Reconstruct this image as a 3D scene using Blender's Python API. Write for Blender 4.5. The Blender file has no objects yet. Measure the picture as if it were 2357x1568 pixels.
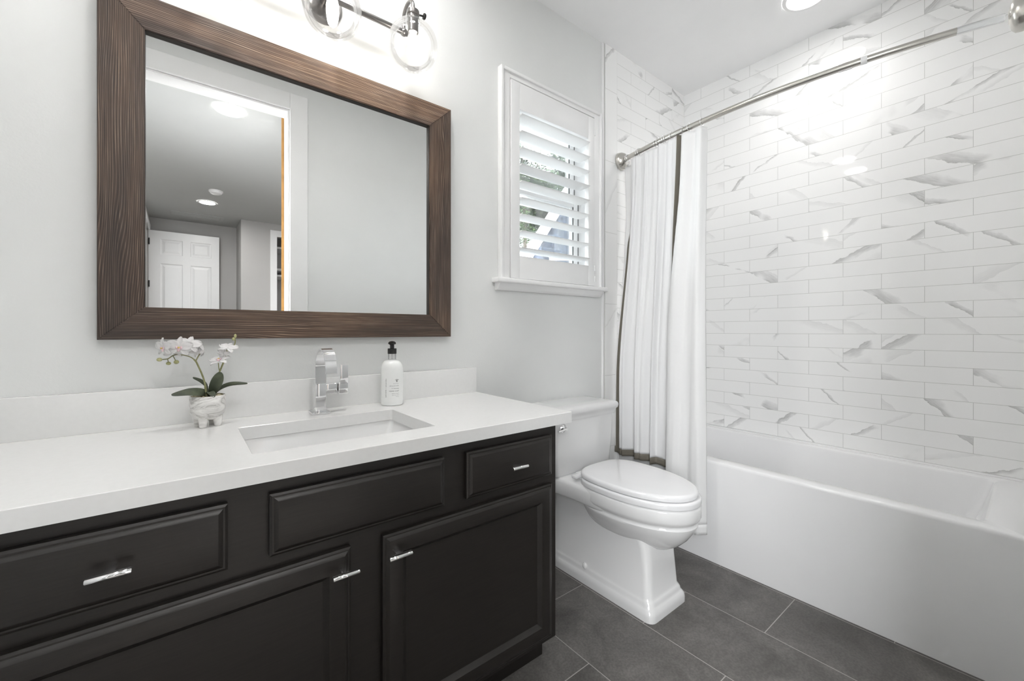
import bpy, bmesh, math, random
from mathutils import Vector, Matrix, noise as mnoise

random.seed(7)
PI = math.pi
scn = bpy.context.scene
COL = scn.collection

# ------------------------------------------------------------------ camera, world, sun, exposure
CAM_Z = 1.104
FPX = 956.6
cam_d = bpy.data.cameras.new('camera')
cam = bpy.data.objects.new('camera', cam_d)
COL.objects.link(cam)
cam.location = (0.0, 0.0, CAM_Z)
cam.rotation_euler = (PI / 2, 0, math.radians(51.658 - 90.0))
cam_d.sensor_width = 36.0
cam_d.sensor_fit = 'HORIZONTAL'
cam_d.lens = FPX / 2357.0 * 36.0
cam_d.shift_y = -(784.0 - 762.1) / 2357.0
cam_d.clip_start = 0.01
cam_d.clip_end = 200
scn.camera = cam

world = bpy.data.worlds.new('world')
scn.world = world
world.use_nodes = True
wn = world.node_tree
bg = wn.nodes['Background']
bg.inputs['Color'].default_value = (0.90, 0.95, 1.0, 1)
bg.inputs['Strength'].default_value = 2.2

sun_d = bpy.data.lights.new('sun', 'SUN')
sun_d.energy = 1.8
sun_d.angle = math.radians(1.5)
sun = bpy.data.objects.new('sun', sun_d)
COL.objects.link(sun)
sun.rotation_euler = (math.radians(42), 0, math.radians(-25))

# added fill light for the bathroom, placed at an invented unseen window (window_added below)
fill_d = bpy.data.lights.new('bedroom_fill', 'AREA')
fill_d.shape = 'RECTANGLE'
fill_d.size = 1.30
fill_d.size_y = 1.75
fill_d.energy = 41.0
fill_d.color = (0.97, 0.985, 1.0)
fill = bpy.data.objects.new('bedroom_fill', fill_d)
COL.objects.link(fill)
fill.location = (-1.30, -0.98, 1.40)
fill.rotation_euler = (math.radians(90 - 20), 0, -PI / 2)
fill_d.spread = math.radians(125)

scn.view_settings.view_transform = 'Standard'
scn.view_settings.look = 'None'
scn.view_settings.gamma = 1.0
scn.view_settings.use_curve_mapping = False
scn.view_settings.exposure = 1.83
try:
    scn.cycles.max_bounces = 12
    scn.cycles.diffuse_bounces = 7
    scn.cycles.glossy_bounces = 5
    scn.cycles.transmission_bounces = 6
    scn.cycles.transparent_max_bounces = 16
    scn.cycles.sample_clamp_indirect = 8.0
    scn.cycles.caustics_reflective = False
    scn.cycles.caustics_refractive = False
except Exception:
    pass

BULB_E = 4.6      # vanity bulbs
CAN_E = 28.0       # recessed lights over the vanity
TUB_W = 0.62       # recessed light over the tub, watts
BED_E = 72.0      # recessed lights in the bedroom

# ------------------------------------------------------------------ room numbers
W = 1.540          # painted face of the mirror wall
TY = 1.530         # tiled face of the mirror wall
TX = 2.744         # tiled face of the long tub wall
TE = 0.022         # tiled face of the wall at the tub's near end
FW = -0.030        # bathroom face of the doorway wall
BW = -0.150        # bedroom face of the doorway wall
CEIL = 2.745
LX = -0.362        # left wall


# ------------------------------------------------------------------ materials
def new_mat(name):
    m = bpy.data.materials.new(name)
    m.use_nodes = True
    nt = m.node_tree
    return m, nt, nt.nodes['Principled BSDF'], nt.nodes['Material Output']


def N(nt, typ, **kw):
    n = nt.nodes.new(typ)
    for k, v in kw.items():
        if k in ('operation', 'data_type', 'blend_type', 'noise_dimensions', 'wave_type', 'bands_direction',
                 'interpolation_type', 'clamp', 'feature', 'mode', 'rotation_type', 'distribution'):
            setattr(n, k, v)
        else:
            n.inputs[k].default_value = v
    return n


def L(nt, a, b):
    nt.links.new(a, b)


def math_n(nt, op, a, b=None, c=None):
    n = nt.nodes.new('ShaderNodeMath')
    n.operation = op
    for i, v in enumerate((a, b, c)):
        if v is None:
            continue
        if hasattr(v, 'is_linked') or hasattr(v, 'links'):
            nt.links.new(v, n.inputs[i])
        else:
            n.inputs[i].default_value = v
    return n.outputs[0]


def ramp(nt, fac, stops, interp='LINEAR'):
    r = nt.nodes.new('ShaderNodeValToRGB')
    r.color_ramp.interpolation = interp
    els = r.color_ramp.elements
    while len(els) < len(stops):
        els.new(0.5)
    for e, (p, c) in zip(els, stops):
        e.position = p
        e.color = (*c, 1) if len(c) == 3 else c
    nt.links.new(fac, r.inputs['Fac'])
    return r.outputs['Color']


def simple(name, color, rough=0.5, metal=0.0, bump=None, coat=0.0, spec=0.5, var=0.0, var_scale=6.0, sheen=0.0):
    """A plain coloured surface with a little procedural unevenness in colour and relief."""
    m, nt, b, out = new_mat(name)
    b.inputs['Base Color'].default_value = (*color, 1)
    b.inputs['Roughness'].default_value = rough
    b.inputs['Metallic'].default_value = metal
    b.inputs['Specular IOR Level'].default_value = spec
    if coat:
        b.inputs['Coat Weight'].default_value = coat
        b.inputs['Coat Roughness'].default_value = 0.06
    if sheen:
        b.inputs['Sheen Weight'].default_value = sheen
    geo = nt.nodes.new('ShaderNodeNewGeometry')
    nz = N(nt, 'ShaderNodeTexNoise', Scale=var_scale, Detail=4.0)
    L(nt, geo.outputs['Position'], nz.inputs['Vector'])
    lo = tuple(max(0.0, c * (1 - var)) for c in color)
    hi = tuple(min(1.0, c * (1 + var)) for c in color)
    L(nt, ramp(nt, nz.outputs['Fac'], [(0.3, lo), (0.7, hi)]), b.inputs['Base Color'])
    if bump:
        scale, strength, dist = bump
        n2 = N(nt, 'ShaderNodeTexNoise', Scale=scale, Detail=3.0)
        L(nt, geo.outputs['Position'], n2.inputs['Vector'])
        bp = N(nt, 'ShaderNodeBump', Strength=strength, Distance=dist)
        L(nt, n2.outputs['Fac'], bp.inputs['Height'])
        L(nt, bp.outputs['Normal'], b.inputs['Normal'])
    return m


def emit(name, color, strength):
    m, nt, b, out = new_mat(name)
    b.inputs['Base Color'].default_value = (0.9, 0.9, 0.9, 1)
    b.inputs['Emission Color'].default_value = (*color, 1)
    b.inputs['Emission Strength'].default_value = strength
    return m


def thin_glass(name, tint=(1, 1, 1), edge=1.5, rough=0.0, body=0.0, refl=0.85):
    """Thin clear glass: light passes straight through, the surface mirrors by its Fresnel term."""
    m, nt, b, out = new_mat(name)
    nt.nodes.remove(b)
    tr = N(nt, 'ShaderNodeBsdfTransparent', Color=(*tint, 1))
    gl = N(nt, 'ShaderNodeBsdfGlossy', Color=(1, 1, 1, 1), Roughness=rough)
    fr = N(nt, 'ShaderNodeFresnel', IOR=edge)
    lw = N(nt, 'ShaderNodeLayerWeight', Blend=0.35)
    fac = math_n(nt, 'MULTIPLY', fr.outputs[0], refl)
    mx = nt.nodes.new('ShaderNodeMixShader')
    L(nt, fac, mx.inputs[0])
    L(nt, tr.outputs[0], mx.inputs[1])
    L(nt, gl.outputs[0], mx.inputs[2])
    if body:
        df = N(nt, 'ShaderNodeBsdfDiffuse', Color=(0.8, 0.82, 0.83, 1))
        m2 = nt.nodes.new('ShaderNodeMixShader')
        L(nt, math_n(nt, 'MULTIPLY', lw.outputs['Facing'], body), m2.inputs[0])
        L(nt, mx.outputs[0], m2.inputs[1])
        L(nt, df.outputs[0], m2.inputs[2])
        L(nt, m2.outputs[0], out.inputs['Surface'])
    else:
        L(nt, mx.outputs[0], out.inputs['Surface'])
    return m


def marble_tile(name, axis, u0, z0, Lt=0.3088, Ht=0.0755, vertical=False, veins=1.0):
    """Glossy marble-look subway tile in running bond. axis is the horizontal world axis of the wall."""
    m, nt, b, out = new_mat(name)
    geo = nt.nodes.new('ShaderNodeNewGeometry')
    sp = nt.nodes.new('ShaderNodeSeparateXYZ')
    L(nt, geo.outputs['Position'], sp.inputs[0])
    u, v = sp.outputs[axis], sp.outputs['Z']
    if vertical:
        u, v = v, u
        uo, vo = z0, u0
    else:
        uo, vo = u0, z0
    vv = math_n(nt, 'DIVIDE', math_n(nt, 'SUBTRACT', v, vo), Ht)
    row = math_n(nt, 'FLOOR', vv)
    fv = math_n(nt, 'SUBTRACT', vv, row)
    par = math_n(nt, 'FLOORED_MODULO', row, 2.0)
    off = math_n(nt, 'MULTIPLY', par, 0.0 if vertical else 0.5)
    uu = math_n(nt, 'ADD', math_n(nt, 'DIVIDE', math_n(nt, 'SUBTRACT', u, uo), Lt), off)
    col = math_n(nt, 'FLOOR', uu)
    fu = math_n(nt, 'SUBTRACT', uu, col)
    # grout lines
    def edge(f, size):
        a = math_n(nt, 'MINIMUM', f, math_n(nt, 'SUBTRACT', 1.0, f))
        return math_n(nt, 'MULTIPLY', a, size)
    d = math_n(nt, 'MINIMUM', edge(fu, Lt), edge(fv, Ht))
    gm = nt.nodes.new('ShaderNodeMapRange')
    gm.interpolation_type = 'SMOOTHSTEP'
    gm.inputs['From Min'].default_value = 0.0004
    gm.inputs['From Max'].default_value = 0.0012
    L(nt, d, gm.inputs['Value'])
    # a random triple per tile
    cx = nt.nodes.new('ShaderNodeCombineXYZ')
    L(nt, col, cx.inputs[0]); L(nt, row, cx.inputs[1])
    cx.inputs[2].default_value = 3.7 + u0
    wnz = N(nt, 'ShaderNodeTexWhiteNoise', noise_dimensions='3D')
    L(nt, cx.outputs[0], wnz.inputs['Vector'])
    sc = nt.nodes.new('ShaderNodeSeparateColor')
    L(nt, wnz.outputs['Color'], sc.inputs[0])
    r1, r2, r3 = sc.outputs[0], sc.outputs[1], sc.outputs[2]
    # one slanting vein per tile, turned one way or the other: a hard edge on one side that fades out on the other
    x = math_n(nt, 'MULTIPLY', fu, Lt)
    y = math_n(nt, 'MULTIPLY', fv, Ht)
    def rnd(src, k):
        return math_n(nt, 'FRACT', math_n(nt, 'MULTIPLY', src, k))
    sgn = math_n(nt, 'SUBTRACT', math_n(nt, 'MULTIPLY', math_n(nt, 'GREATER_THAN', r2, 0.42), 2.0), 1.0)
    y2 = math_n(nt, 'MULTIPLY', math_n(nt, 'SUBTRACT', y, Ht / 2), sgn)
    x2 = math_n(nt, 'SUBTRACT', x, Lt / 2)
    ang = math_n(nt, 'MULTIPLY_ADD', rnd(r3, 5.17), 0.50, 0.30)
    ca, sa = math_n(nt, 'COSINE', ang), math_n(nt, 'SINE', ang)
    p = math_n(nt, 'ADD', math_n(nt, 'MULTIPLY', x2, ca), math_n(nt, 'MULTIPLY', y2, sa))
    q = math_n(nt, 'SUBTRACT', math_n(nt, 'MULTIPLY', y2, ca), math_n(nt, 'MULTIPLY', x2, sa))
    def nvec(ku, kv):
        c_ = nt.nodes.new('ShaderNodeCombineXYZ')
        L(nt, math_n(nt, 'MULTIPLY_ADD', p, ku, math_n(nt, 'MULTIPLY', r1, 37.0)), c_.inputs[0])
        L(nt, math_n(nt, 'MULTIPLY_ADD', q, kv, math_n(nt, 'MULTIPLY', r3, 53.0)), c_.inputs[1])
        L(nt, math_n(nt, 'MULTIPLY', r2, 19.0), c_.inputs[2])
        return c_.outputs[0]
    wav = N(nt, 'ShaderNodeTexNoise', Scale=1.0, Detail=4.0, Roughness=0.55)
    L(nt, nvec(22.0, 30.0), wav.inputs['Vector'])
    strk = N(nt, 'ShaderNodeTexNoise', Scale=1.0, Detail=5.0, Roughness=0.65)
    L(nt, nvec(22.0, 210.0), strk.inputs['Vector'])
    brk = N(nt, 'ShaderNodeTexNoise', Scale=1.0, Detail=1.0)
    L(nt, nvec(9.0, 9.0), brk.inputs['Vector'])
    wob = math_n(nt, 'MULTIPLY', math_n(nt, 'SUBTRACT', wav.outputs['Fac'], 0.5), 0.034)
    base = (0.90, 0.90, 0.895)

    def vein(centre, width, dark, body, amount):
        sd = math_n(nt, 'ADD', math_n(nt, 'SUBTRACT', q, centre), wob)
        tt = math_n(nt, 'DIVIDE', sd, width)                       # 0 at the hard edge, 1 where it has faded out
        body_f = math_n(nt, 'MULTIPLY', math_n(nt, 'GREATER_THAN', tt, 0.0), math_n(nt, 'MAXIMUM', math_n(nt, 'SUBTRACT', 1.0, tt), 0.0))
        body_f = math_n(nt, 'MULTIPLY', math_n(nt, 'POWER', body_f, 0.7), math_n(nt, 'MULTIPLY_ADD', strk.outputs['Fac'], 1.3, 0.05))
        line = math_n(nt, 'MAXIMUM', math_n(nt, 'SUBTRACT', 1.0, math_n(nt, 'DIVIDE', math_n(nt, 'ABSOLUTE', sd), 0.0011)), 0.0)
        line = math_n(nt, 'MULTIPLY', line, math_n(nt, 'MULTIPLY', strk.outputs['Fac'], 1.25))
        f = math_n(nt, 'MAXIMUM', math_n(nt, 'MULTIPLY', body_f, body), math_n(nt, 'MULTIPLY', line, dark))
        gate_ = nt.nodes.new('ShaderNodeMapRange'); gate_.interpolation_type = 'SMOOTHSTEP'
        gate_.inputs['From Min'].default_value = 0.36; gate_.inputs['From Max'].default_value = 0.50
        L(nt, brk.outputs['Fac'], gate_.inputs['Value'])
        return math_n(nt, 'MULTIPLY', math_n(nt, 'MULTIPLY', f, amount), gate_.outputs[0])
    on1 = math_n(nt, 'GREATER_THAN', rnd(r1, 7.31), 1.0 - 0.66 * veins)
    on2 = math_n(nt, 'GREATER_THAN', rnd(r2, 9.77), 1.0 - 0.55 * veins)
    w1 = math_n(nt, 'MULTIPLY_ADD', math_n(nt, 'POWER', rnd(r1, 3.9), 2.0), 0.042, 0.009)
    c1 = math_n(nt, 'MULTIPLY', math_n(nt, 'SUBTRACT', rnd(r3, 11.3), 0.5), 0.22)
    c2 = math_n(nt, 'MULTIPLY', math_n(nt, 'SUBTRACT', rnd(r2, 17.9), 0.5), 0.24)
    f1 = vein(c1, w1, 1.0, 0.66, on1)
    f2 = vein(c2, math_n(nt, 'MULTIPLY', w1, -1.2), 0.36, 0.18, on2)
    mul = N(nt, 'ShaderNodeMix', data_type='RGBA')
    L(nt, math_n(nt, 'MINIMUM', math_n(nt, 'ADD', f1, f2), 0.9), mul.inputs[0])
    mul.inputs[6].default_value = (*base, 1)
    mul.inputs[7].default_value = (0.20, 0.20, 0.195, 1)
    fin = N(nt, 'ShaderNodeMix', data_type='RGBA')
    L(nt, gm.outputs[0], fin.inputs[0])
    fin.inputs[6].default_value = (0.50, 0.50, 0.485, 1)
    L(nt, mul.outputs[2], fin.inputs[7])
    L(nt, fin.outputs[2], b.inputs['Base Color'])
    rg = nt.nodes.new('ShaderNodeMapRange')
    rg.inputs['To Min'].default_value = 0.6
    rg.inputs['To Max'].default_value = 0.035
    L(nt, gm.outputs[0], rg.inputs['Value'])
    L(nt, rg.outputs[0], b.inputs['Roughness'])
    bp = N(nt, 'ShaderNodeBump', Strength=0.25, Distance=0.001)
    L(nt, gm.outputs[0], bp.inputs['Height'])
    L(nt, bp.outputs['Normal'], b.inputs['Normal'])
    return m


def floor_tile(name):
    m, nt, b, out = new_mat(name)
    geo = nt.nodes.new('ShaderNodeNewGeometry')
    sp = nt.nodes.new('ShaderNodeSeparateXYZ')
    L(nt, geo.outputs['Position'], sp.inputs[0])
    Wt, Lt = 0.305, 0.61
    vv = math_n(nt, 'DIVIDE', math_n(nt, 'SUBTRACT', sp.outputs['X'], 1.0565 - 10 * Wt), Wt)
    row = math_n(nt, 'FLOOR', vv)
    fv = math_n(nt, 'SUBTRACT', vv, row)
    off = math_n(nt, 'MULTIPLY', math_n(nt, 'FLOORED_MODULO', row, 2.0), 0.5)
    uu = math_n(nt, 'ADD', math_n(nt, 'DIVIDE', math_n(nt, 'SUBTRACT', sp.outputs['Y'], 0.619 - 5 * Lt + Lt * 0.0), Lt), off)
    # even rows (the one starting at x = 1.0565) break at y = 0.62, odd rows half a tile away
    col = math_n(nt, 'FLOOR', uu)
    fu = math_n(nt, 'SUBTRACT', uu, col)
    def edge(f, size):
        return math_n(nt, 'MULTIPLY', math_n(nt, 'MINIMUM', f, math_n(nt, 'SUBTRACT', 1.0, f)), size)
    d = math_n(nt, 'MINIMUM', edge(fu, Lt), edge(fv, Wt))
    gm = nt.nodes.new('ShaderNodeMapRange')
    gm.inputs['From Min'].default_value = 0.0010
    gm.inputs['From Max'].default_value = 0.0018
    L(nt, d, gm.inputs['Value'])
    cx = nt.nodes.new('ShaderNodeCombineXYZ')
    L(nt, col, cx.inputs[0]); L(nt, row, cx.inputs[1])
    wnz = N(nt, 'ShaderNodeTexWhiteNoise', noise_dimensions='2D')
    L(nt, cx.outputs[0], wnz.inputs['Vector'])
    va = nt.nodes.new('ShaderNodeVectorMath'); va.operation = 'MULTIPLY_ADD'
    L(nt, wnz.outputs['Color'], va.inputs[0])
    va.inputs[1].default_value = (9, 9, 9)
    L(nt, geo.outputs['Position'], va.inputs[2])
    n1 = N(nt, 'ShaderNodeTexNoise', Scale=5.0, Detail=9.0, Roughness=0.62, Distortion=0.5)
    L(nt, va.outputs[0], n1.inputs['Vector'])
    n2 = N(nt, 'ShaderNodeTexNoise', Scale=140.0, Detail=3.0)
    L(nt, va.outputs[0], n2.inputs['Vector'])
    c1 = ramp(nt, n1.outputs['Fac'], [(0.28, (0.070, 0.065, 0.060)), (0.5, (0.118, 0.111, 0.104)), (0.72, (0.20, 0.19, 0.178))])
    sp2 = ramp(nt, n2.outputs['Fac'], [(0.35, (0.8, 0.8, 0.8)), (0.7, (1.15, 1.15, 1.15))])
    mm = N(nt, 'ShaderNodeMix', data_type='RGBA', blend_type='MULTIPLY')
    mm.inputs[0].default_value = 1.0
    L(nt, c1, mm.inputs[6]); L(nt, sp2, mm.inputs[7])
    fin = N(nt, 'ShaderNodeMix', data_type='RGBA')
    L(nt, gm.outputs[0], fin.inputs[0])
    fin.inputs[6].default_value = (0.42, 0.40, 0.38, 1)
    L(nt, mm.outputs[2], fin.inputs[7])
    L(nt, fin.outputs[2], b.inputs['Base Color'])
    b.inputs['Roughness'].default_value = 0.42
    bp = N(nt, 'ShaderNodeBump', Strength=0.12, Distance=0.002)
    L(nt, n1.outputs['Fac'], bp.inputs['Height'])
    L(nt, bp.outputs['Normal'], b.inputs['Normal'])
    return m


def wood(name, along, seed, dark=1.0):
    """Stained fir: wavy grain lines running along one world axis."""
    m, nt, b, out = new_mat(name)
    geo = nt.nodes.new('ShaderNodeNewGeometry')
    mp = nt.nodes.new('ShaderNodeMapping')
    L(nt, geo.outputs['Position'], mp.inputs['Vector'])
    mp.inputs['Location'].default_value = (seed, seed * 0.37, seed * 1.7)
    mp.inputs['Scale'].default_value = (1.3, 9, 9) if along == 'X' else (9, 9, 1.3)
    big = N(nt, 'ShaderNodeTexNoise', Scale=1.0, Detail=2.0, Distortion=0.2)
    L(nt, mp.outputs[0], big.inputs['Vector'])
    # annual rings: isolines of a drawn-out field
    sp = nt.nodes.new('ShaderNodeSeparateXYZ')
    L(nt, geo.outputs['Position'], sp.inputs[0])
    across = sp.outputs['Z'] if along == 'X' else sp.outputs['X']
    fld = math_n(nt, 'ADD', math_n(nt, 'MULTIPLY', across, 235.0), math_n(nt, 'MULTIPLY', big.outputs['Fac'], 15.0))
    sx = math_n(nt, 'ADD', math_n(nt, 'MULTIPLY', math_n(nt, 'SINE', math_n(nt, 'MULTIPLY', fld, 6.2832)), 0.5), 0.5)
    mp2 = nt.nodes.new('ShaderNodeMapping')
    L(nt, geo.outputs['Position'], mp2.inputs['Vector'])
    mp2.inputs['Location'].default_value = (seed * 2, seed, seed)
    mp2.inputs['Scale'].default_value = (5, 330, 330) if along == 'X' else (330, 330, 5)
    fib = N(nt, 'ShaderNodeTexNoise', Scale=1.0, Detail=4.0, Roughness=0.65)
    L(nt, mp2.outputs[0], fib.inputs['Vector'])
    g = math_n(nt, 'ADD', math_n(nt, 'MULTIPLY', math_n(nt, 'POWER', sx, 2.0), 0.24), math_n(nt, 'MULTIPLY', fib.outputs['Fac'], 0.72))
    c1 = ramp(nt, g, [(0.22, (0.028 * dark, 0.018 * dark, 0.014 * dark)), (0.42, (0.078 * dark, 0.050 * dark, 0.037 * dark)),
                      (0.56, (0.122 * dark, 0.088 * dark, 0.067 * dark)), (0.72, (0.32 * dark, 0.255 * dark, 0.20 * dark))])
    big2 = N(nt, 'ShaderNodeTexNoise', Scale=1.3, Detail=3.0, Roughness=0.55)
    L(nt, mp.outputs[0], big2.inputs['Vector'])
    tone = ramp(nt, big2.outputs['Fac'], [(0.33, (0.48, 0.47, 0.50)), (0.50, (0.98, 0.95, 0.93)), (0.66, (1.55, 1.42, 1.26))])
    mm = N(nt, 'ShaderNodeMix', data_type='RGBA', blend_type='MULTIPLY')
    mm.inputs[0].default_value = 1.0
    L(nt, c1, mm.inputs[6]); L(nt, tone, mm.inputs[7])
    L(nt, mm.outputs[2], b.inputs['Base Color'])
    b.inputs['Roughness'].default_value = 0.40
    bp = N(nt, 'ShaderNodeBump', Strength=0.35, Distance=0.0012)
    L(nt, g, bp.inputs['Height'])
    L(nt, bp.outputs['Normal'], b.inputs['Normal'])
    return m


def black_paint(name):
    m, nt, b, out = new_mat(name)
    geo = nt.nodes.new('ShaderNodeNewGeometry')
    mp = nt.nodes.new('ShaderNodeMapping')
    L(nt, geo.outputs['Position'], mp.inputs['Vector'])
    mp.inputs['Scale'].default_value = (14, 300, 300)
    nz = N(nt, 'ShaderNodeTexNoise', Scale=1.0, Detail=4.0, Roughness=0.6)
    L(nt, mp.outputs[0], nz.inputs['Vector'])
    c = ramp(nt, nz.outputs['Fac'], [(0.3, (0.0105, 0.0085, 0.0072)), (0.7, (0.0165, 0.0135, 0.0115))])
    # small chips and scuffs in the paint
    sc = N(nt, 'ShaderNodeTexNoise', Scale=34.0, Detail=2.0)
    L(nt, geo.outputs['Position'], sc.inputs['Vector'])
    chip = ramp(nt, sc.outputs['Fac'], [(0.0, (0, 0, 0)), (0.80, (0, 0, 0)), (0.815, (1, 1, 1))])
    mm = N(nt, 'ShaderNodeMix', data_type='RGBA')
    L(nt, chip, mm.inputs[0])
    L(nt, c, mm.inputs[6])
    mm.inputs[7].default_value = (0.16, 0.14, 0.12, 1)
    L(nt, mm.outputs[2], b.inputs['Base Color'])
    b.inputs['Roughness'].default_value = 0.38
    bp = N(nt, 'ShaderNodeBump', Strength=0.20, Distance=0.0008)
    L(nt, nz.outputs['Fac'], bp.inputs['Height'])
    L(nt, bp.outputs['Normal'], b.inputs['Normal'])
    return m


def fabric(name, color, trans=0.25, weave=900):
    m, nt, b, out = new_mat(name)
    b.inputs['Base Color'].default_value = (*color, 1)
    b.inputs['Roughness'].default_value = 0.85
    b.inputs['Specular IOR Level'].default_value = 0.2
    geo = nt.nodes.new('ShaderNodeNewGeometry')
    nz = N(nt, 'ShaderNodeTexNoise', Scale=weave, Detail=2.0)
    L(nt, geo.outputs['Position'], nz.inputs['Vector'])
    wr = N(nt, 'ShaderNodeTexNoise', Scale=26.0, Detail=3.0)
    L(nt, geo.outputs['Position'], wr.inputs['Vector'])
    h = math_n(nt, 'ADD', math_n(nt, 'MULTIPLY', nz.outputs['Fac'], 0.15), wr.outputs['Fac'])
    bp = N(nt, 'ShaderNodeBump', Strength=0.14, Distance=0.006)
    L(nt, h, bp.inputs['Height'])
    L(nt, bp.outputs['Normal'], b.inputs['Normal'])
    tl = N(nt, 'ShaderNodeBsdfTranslucent', Color=(*color, 1))
    mx = nt.nodes.new('ShaderNodeMixShader')
    mx.inputs[0].default_value = trans
    L(nt, b.outputs[0], mx.inputs[1]); L(nt, tl.outputs[0], mx.inputs[2])
    L(nt, mx.outputs[0], out.inputs['Surface'])
    return m


def swirl_marble(name):
    m, nt, b, out = new_mat(name)
    geo = nt.nodes.new('ShaderNodeNewGeometry')
    mp = nt.nodes.new('ShaderNodeMapping')
    L(nt, geo.outputs['Position'], mp.inputs['Vector'])
    mp.inputs['Rotation'].default_value = (0, 0.35, 0)
    mp.inputs['Scale'].default_value = (14, 14, 34)
    nz = N(nt, 'ShaderNodeTexNoise', Scale=1.0, Detail=6.0, Roughness=0.6, Distortion=1.6)
    L(nt, mp.outputs[0], nz.inputs['Vector'])
    L(nt, ramp(nt, nz.outputs['Fac'], [(0.40, (0.80, 0.79, 0.77)), (0.52, (0.66, 0.65, 0.63)), (0.58, (0.42, 0.41, 0.39)),
                                       (0.64, (0.70, 0.69, 0.67)), (0.8, (0.5, 0.49, 0.47))]), b.inputs['Base Color'])
    b.inputs['Roughness'].default_value = 0.3
    return m


def leafy(name, c0, c1, c2, scale=3.0):
    m, nt, b, out = new_mat(name)
    geo = nt.nodes.new('ShaderNodeNewGeometry')
    nz = N(nt, 'ShaderNodeTexNoise', Scale=scale, Detail=4.0)
    L(nt, geo.outputs['Position'], nz.inputs['Vector'])
    L(nt, ramp(nt, nz.outputs['Fac'], [(0.35, c0), (0.5, c1), (0.68, c2)]), b.inputs['Base Color'])
    b.inputs['Roughness'].default_value = 0.55
    return m


def siding(name):
    m, nt, b, out = new_mat(name)
    geo = nt.nodes.new('ShaderNodeNewGeometry')
    sp = nt.nodes.new('ShaderNodeSeparateXYZ')
    L(nt, geo.outputs['Position'], sp.inputs[0])
    lap = math_n(nt, 'FRACT', math_n(nt, 'MULTIPLY', sp.outputs['Z'], 7.0))
    nz = N(nt, 'ShaderNodeTexNoise', Scale=9.0, Detail=8.0, Roughness=0.75)
    L(nt, geo.outputs['Position'], nz.inputs['Vector'])
    L(nt, ramp(nt, nz.outputs['Fac'], [(0.35, (0.035, 0.042, 0.060)), (0.52, (0.062, 0.074, 0.105)), (0.68, (0.11, 0.15, 0.23))]), b.inputs['Base Color'])
    bp = N(nt, 'ShaderNodeBump', Strength=0.5, Distance=0.02)
    L(nt, lap, bp.inputs['Height'])
    L(nt, bp.outputs['Normal'], b.inputs['Normal'])
    b.inputs['Roughness'].default_value = 0.7
    return m


M = {}
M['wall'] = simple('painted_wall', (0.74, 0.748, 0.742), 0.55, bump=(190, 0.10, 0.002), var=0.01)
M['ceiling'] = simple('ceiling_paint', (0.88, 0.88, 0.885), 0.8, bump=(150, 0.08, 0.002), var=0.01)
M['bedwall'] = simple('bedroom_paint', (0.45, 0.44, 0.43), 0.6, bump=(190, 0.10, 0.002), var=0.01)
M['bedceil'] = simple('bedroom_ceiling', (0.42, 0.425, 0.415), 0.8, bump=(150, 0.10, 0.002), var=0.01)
M['carpet'] = simple('carpet', (0.25, 0.23, 0.21), 0.95, bump=(500, 0.5, 0.006), var=0.2, var_scale=60)
M['trim'] = simple('trim_white', (0.82, 0.82, 0.82), 0.32, var=0.01)
M['quartz'] = simple('white_quartz', (0.76, 0.76, 0.755), 0.16, var=0.012, var_scale=90)
M['porcelain'] = simple('porcelain', (0.73, 0.73, 0.73), 0.07, coat=0.4, var=0.005)
M['seatplastic'] = simple('seat_plastic', (0.76, 0.76, 0.77), 0.10, coat=0.3, var=0.005)
M['acrylic'] = simple('tub_acrylic', (0.83, 0.83, 0.835), 0.16, var=0.006)
M['chrome'] = simple('chrome', (0.86, 0.86, 0.87), 0.05, metal=1.0, var=0.01)
M['nickel'] = simple('brushed_nickel', (0.62, 0.60, 0.56), 0.26, metal=1.0, var=0.03, bump=(300, 0.04, 0.001))
M['dark_nickel'] = simple('dark_nickel', (0.22, 0.21, 0.205), 0.30, metal=1.0, var=0.03)
M['black_metal'] = simple('black_metal', (0.022, 0.021, 0.020), 0.42, metal=0.6, var=0.1)
M['black_plastic'] = simple('black_plastic', (0.012, 0.012, 0.012), 0.25, var=0.1)
M['mirror'] = simple('mirror_silver', (0.91, 0.912, 0.905), 0.0, metal=1.0, var=0.0)
M['cabinet'] = black_paint('black_cabinet_paint')
M['tile_x'] = marble_tile('marble_tile_long_wall', 'Y', 1.2570 - 10 * 0.3088, 0.4844)
M['tile_y'] = marble_tile('marble_tile_end_wall', 'X', 2.1300 - 10 * 0.305, 0.4844, Lt=0.305)
M['tile_trim'] = marble_tile('marble_trim_tile', 'X', 1.885, 2.49 - 8 * 0.41, Lt=0.41, Ht=0.1095, vertical=True, veins=0.45)
M['floor'] = floor_tile('dark_floor_tile')
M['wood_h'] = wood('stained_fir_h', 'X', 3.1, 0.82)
M['wood_t_lit'] = wood('stained_fir_top_lit', 'X', 9.7, 1.6)  # lightened copy for the top rail: lamp glare put into the wood colour
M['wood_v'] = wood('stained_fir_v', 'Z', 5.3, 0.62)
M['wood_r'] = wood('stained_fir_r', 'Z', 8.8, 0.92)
M['wood_in'] = simple('wood_edge_dark', (0.020, 0.014, 0.011), 0.5, var=0.2, var_scale=40)
M['oak'] = simple('bare_oak', (0.52, 0.28, 0.085), 0.45, var=0.18, var_scale=14)
M['fabric'] = fabric('curtain_cotton', (0.86, 0.86, 0.865), 0.22)
M['liner'] = fabric('liner_cloth', (0.85, 0.85, 0.85), 0.22)
M['band'] = fabric('taupe_ribbon', (0.185, 0.170, 0.140), 0.05, weave=500)
M['glass'] = thin_glass('window_glass', (0.97, 0.985, 0.98), 1.45)
M['globe'] = thin_glass('globe_glass', (0.99, 0.99, 0.99), 1.35, body=0.05, refl=0.7)
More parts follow.
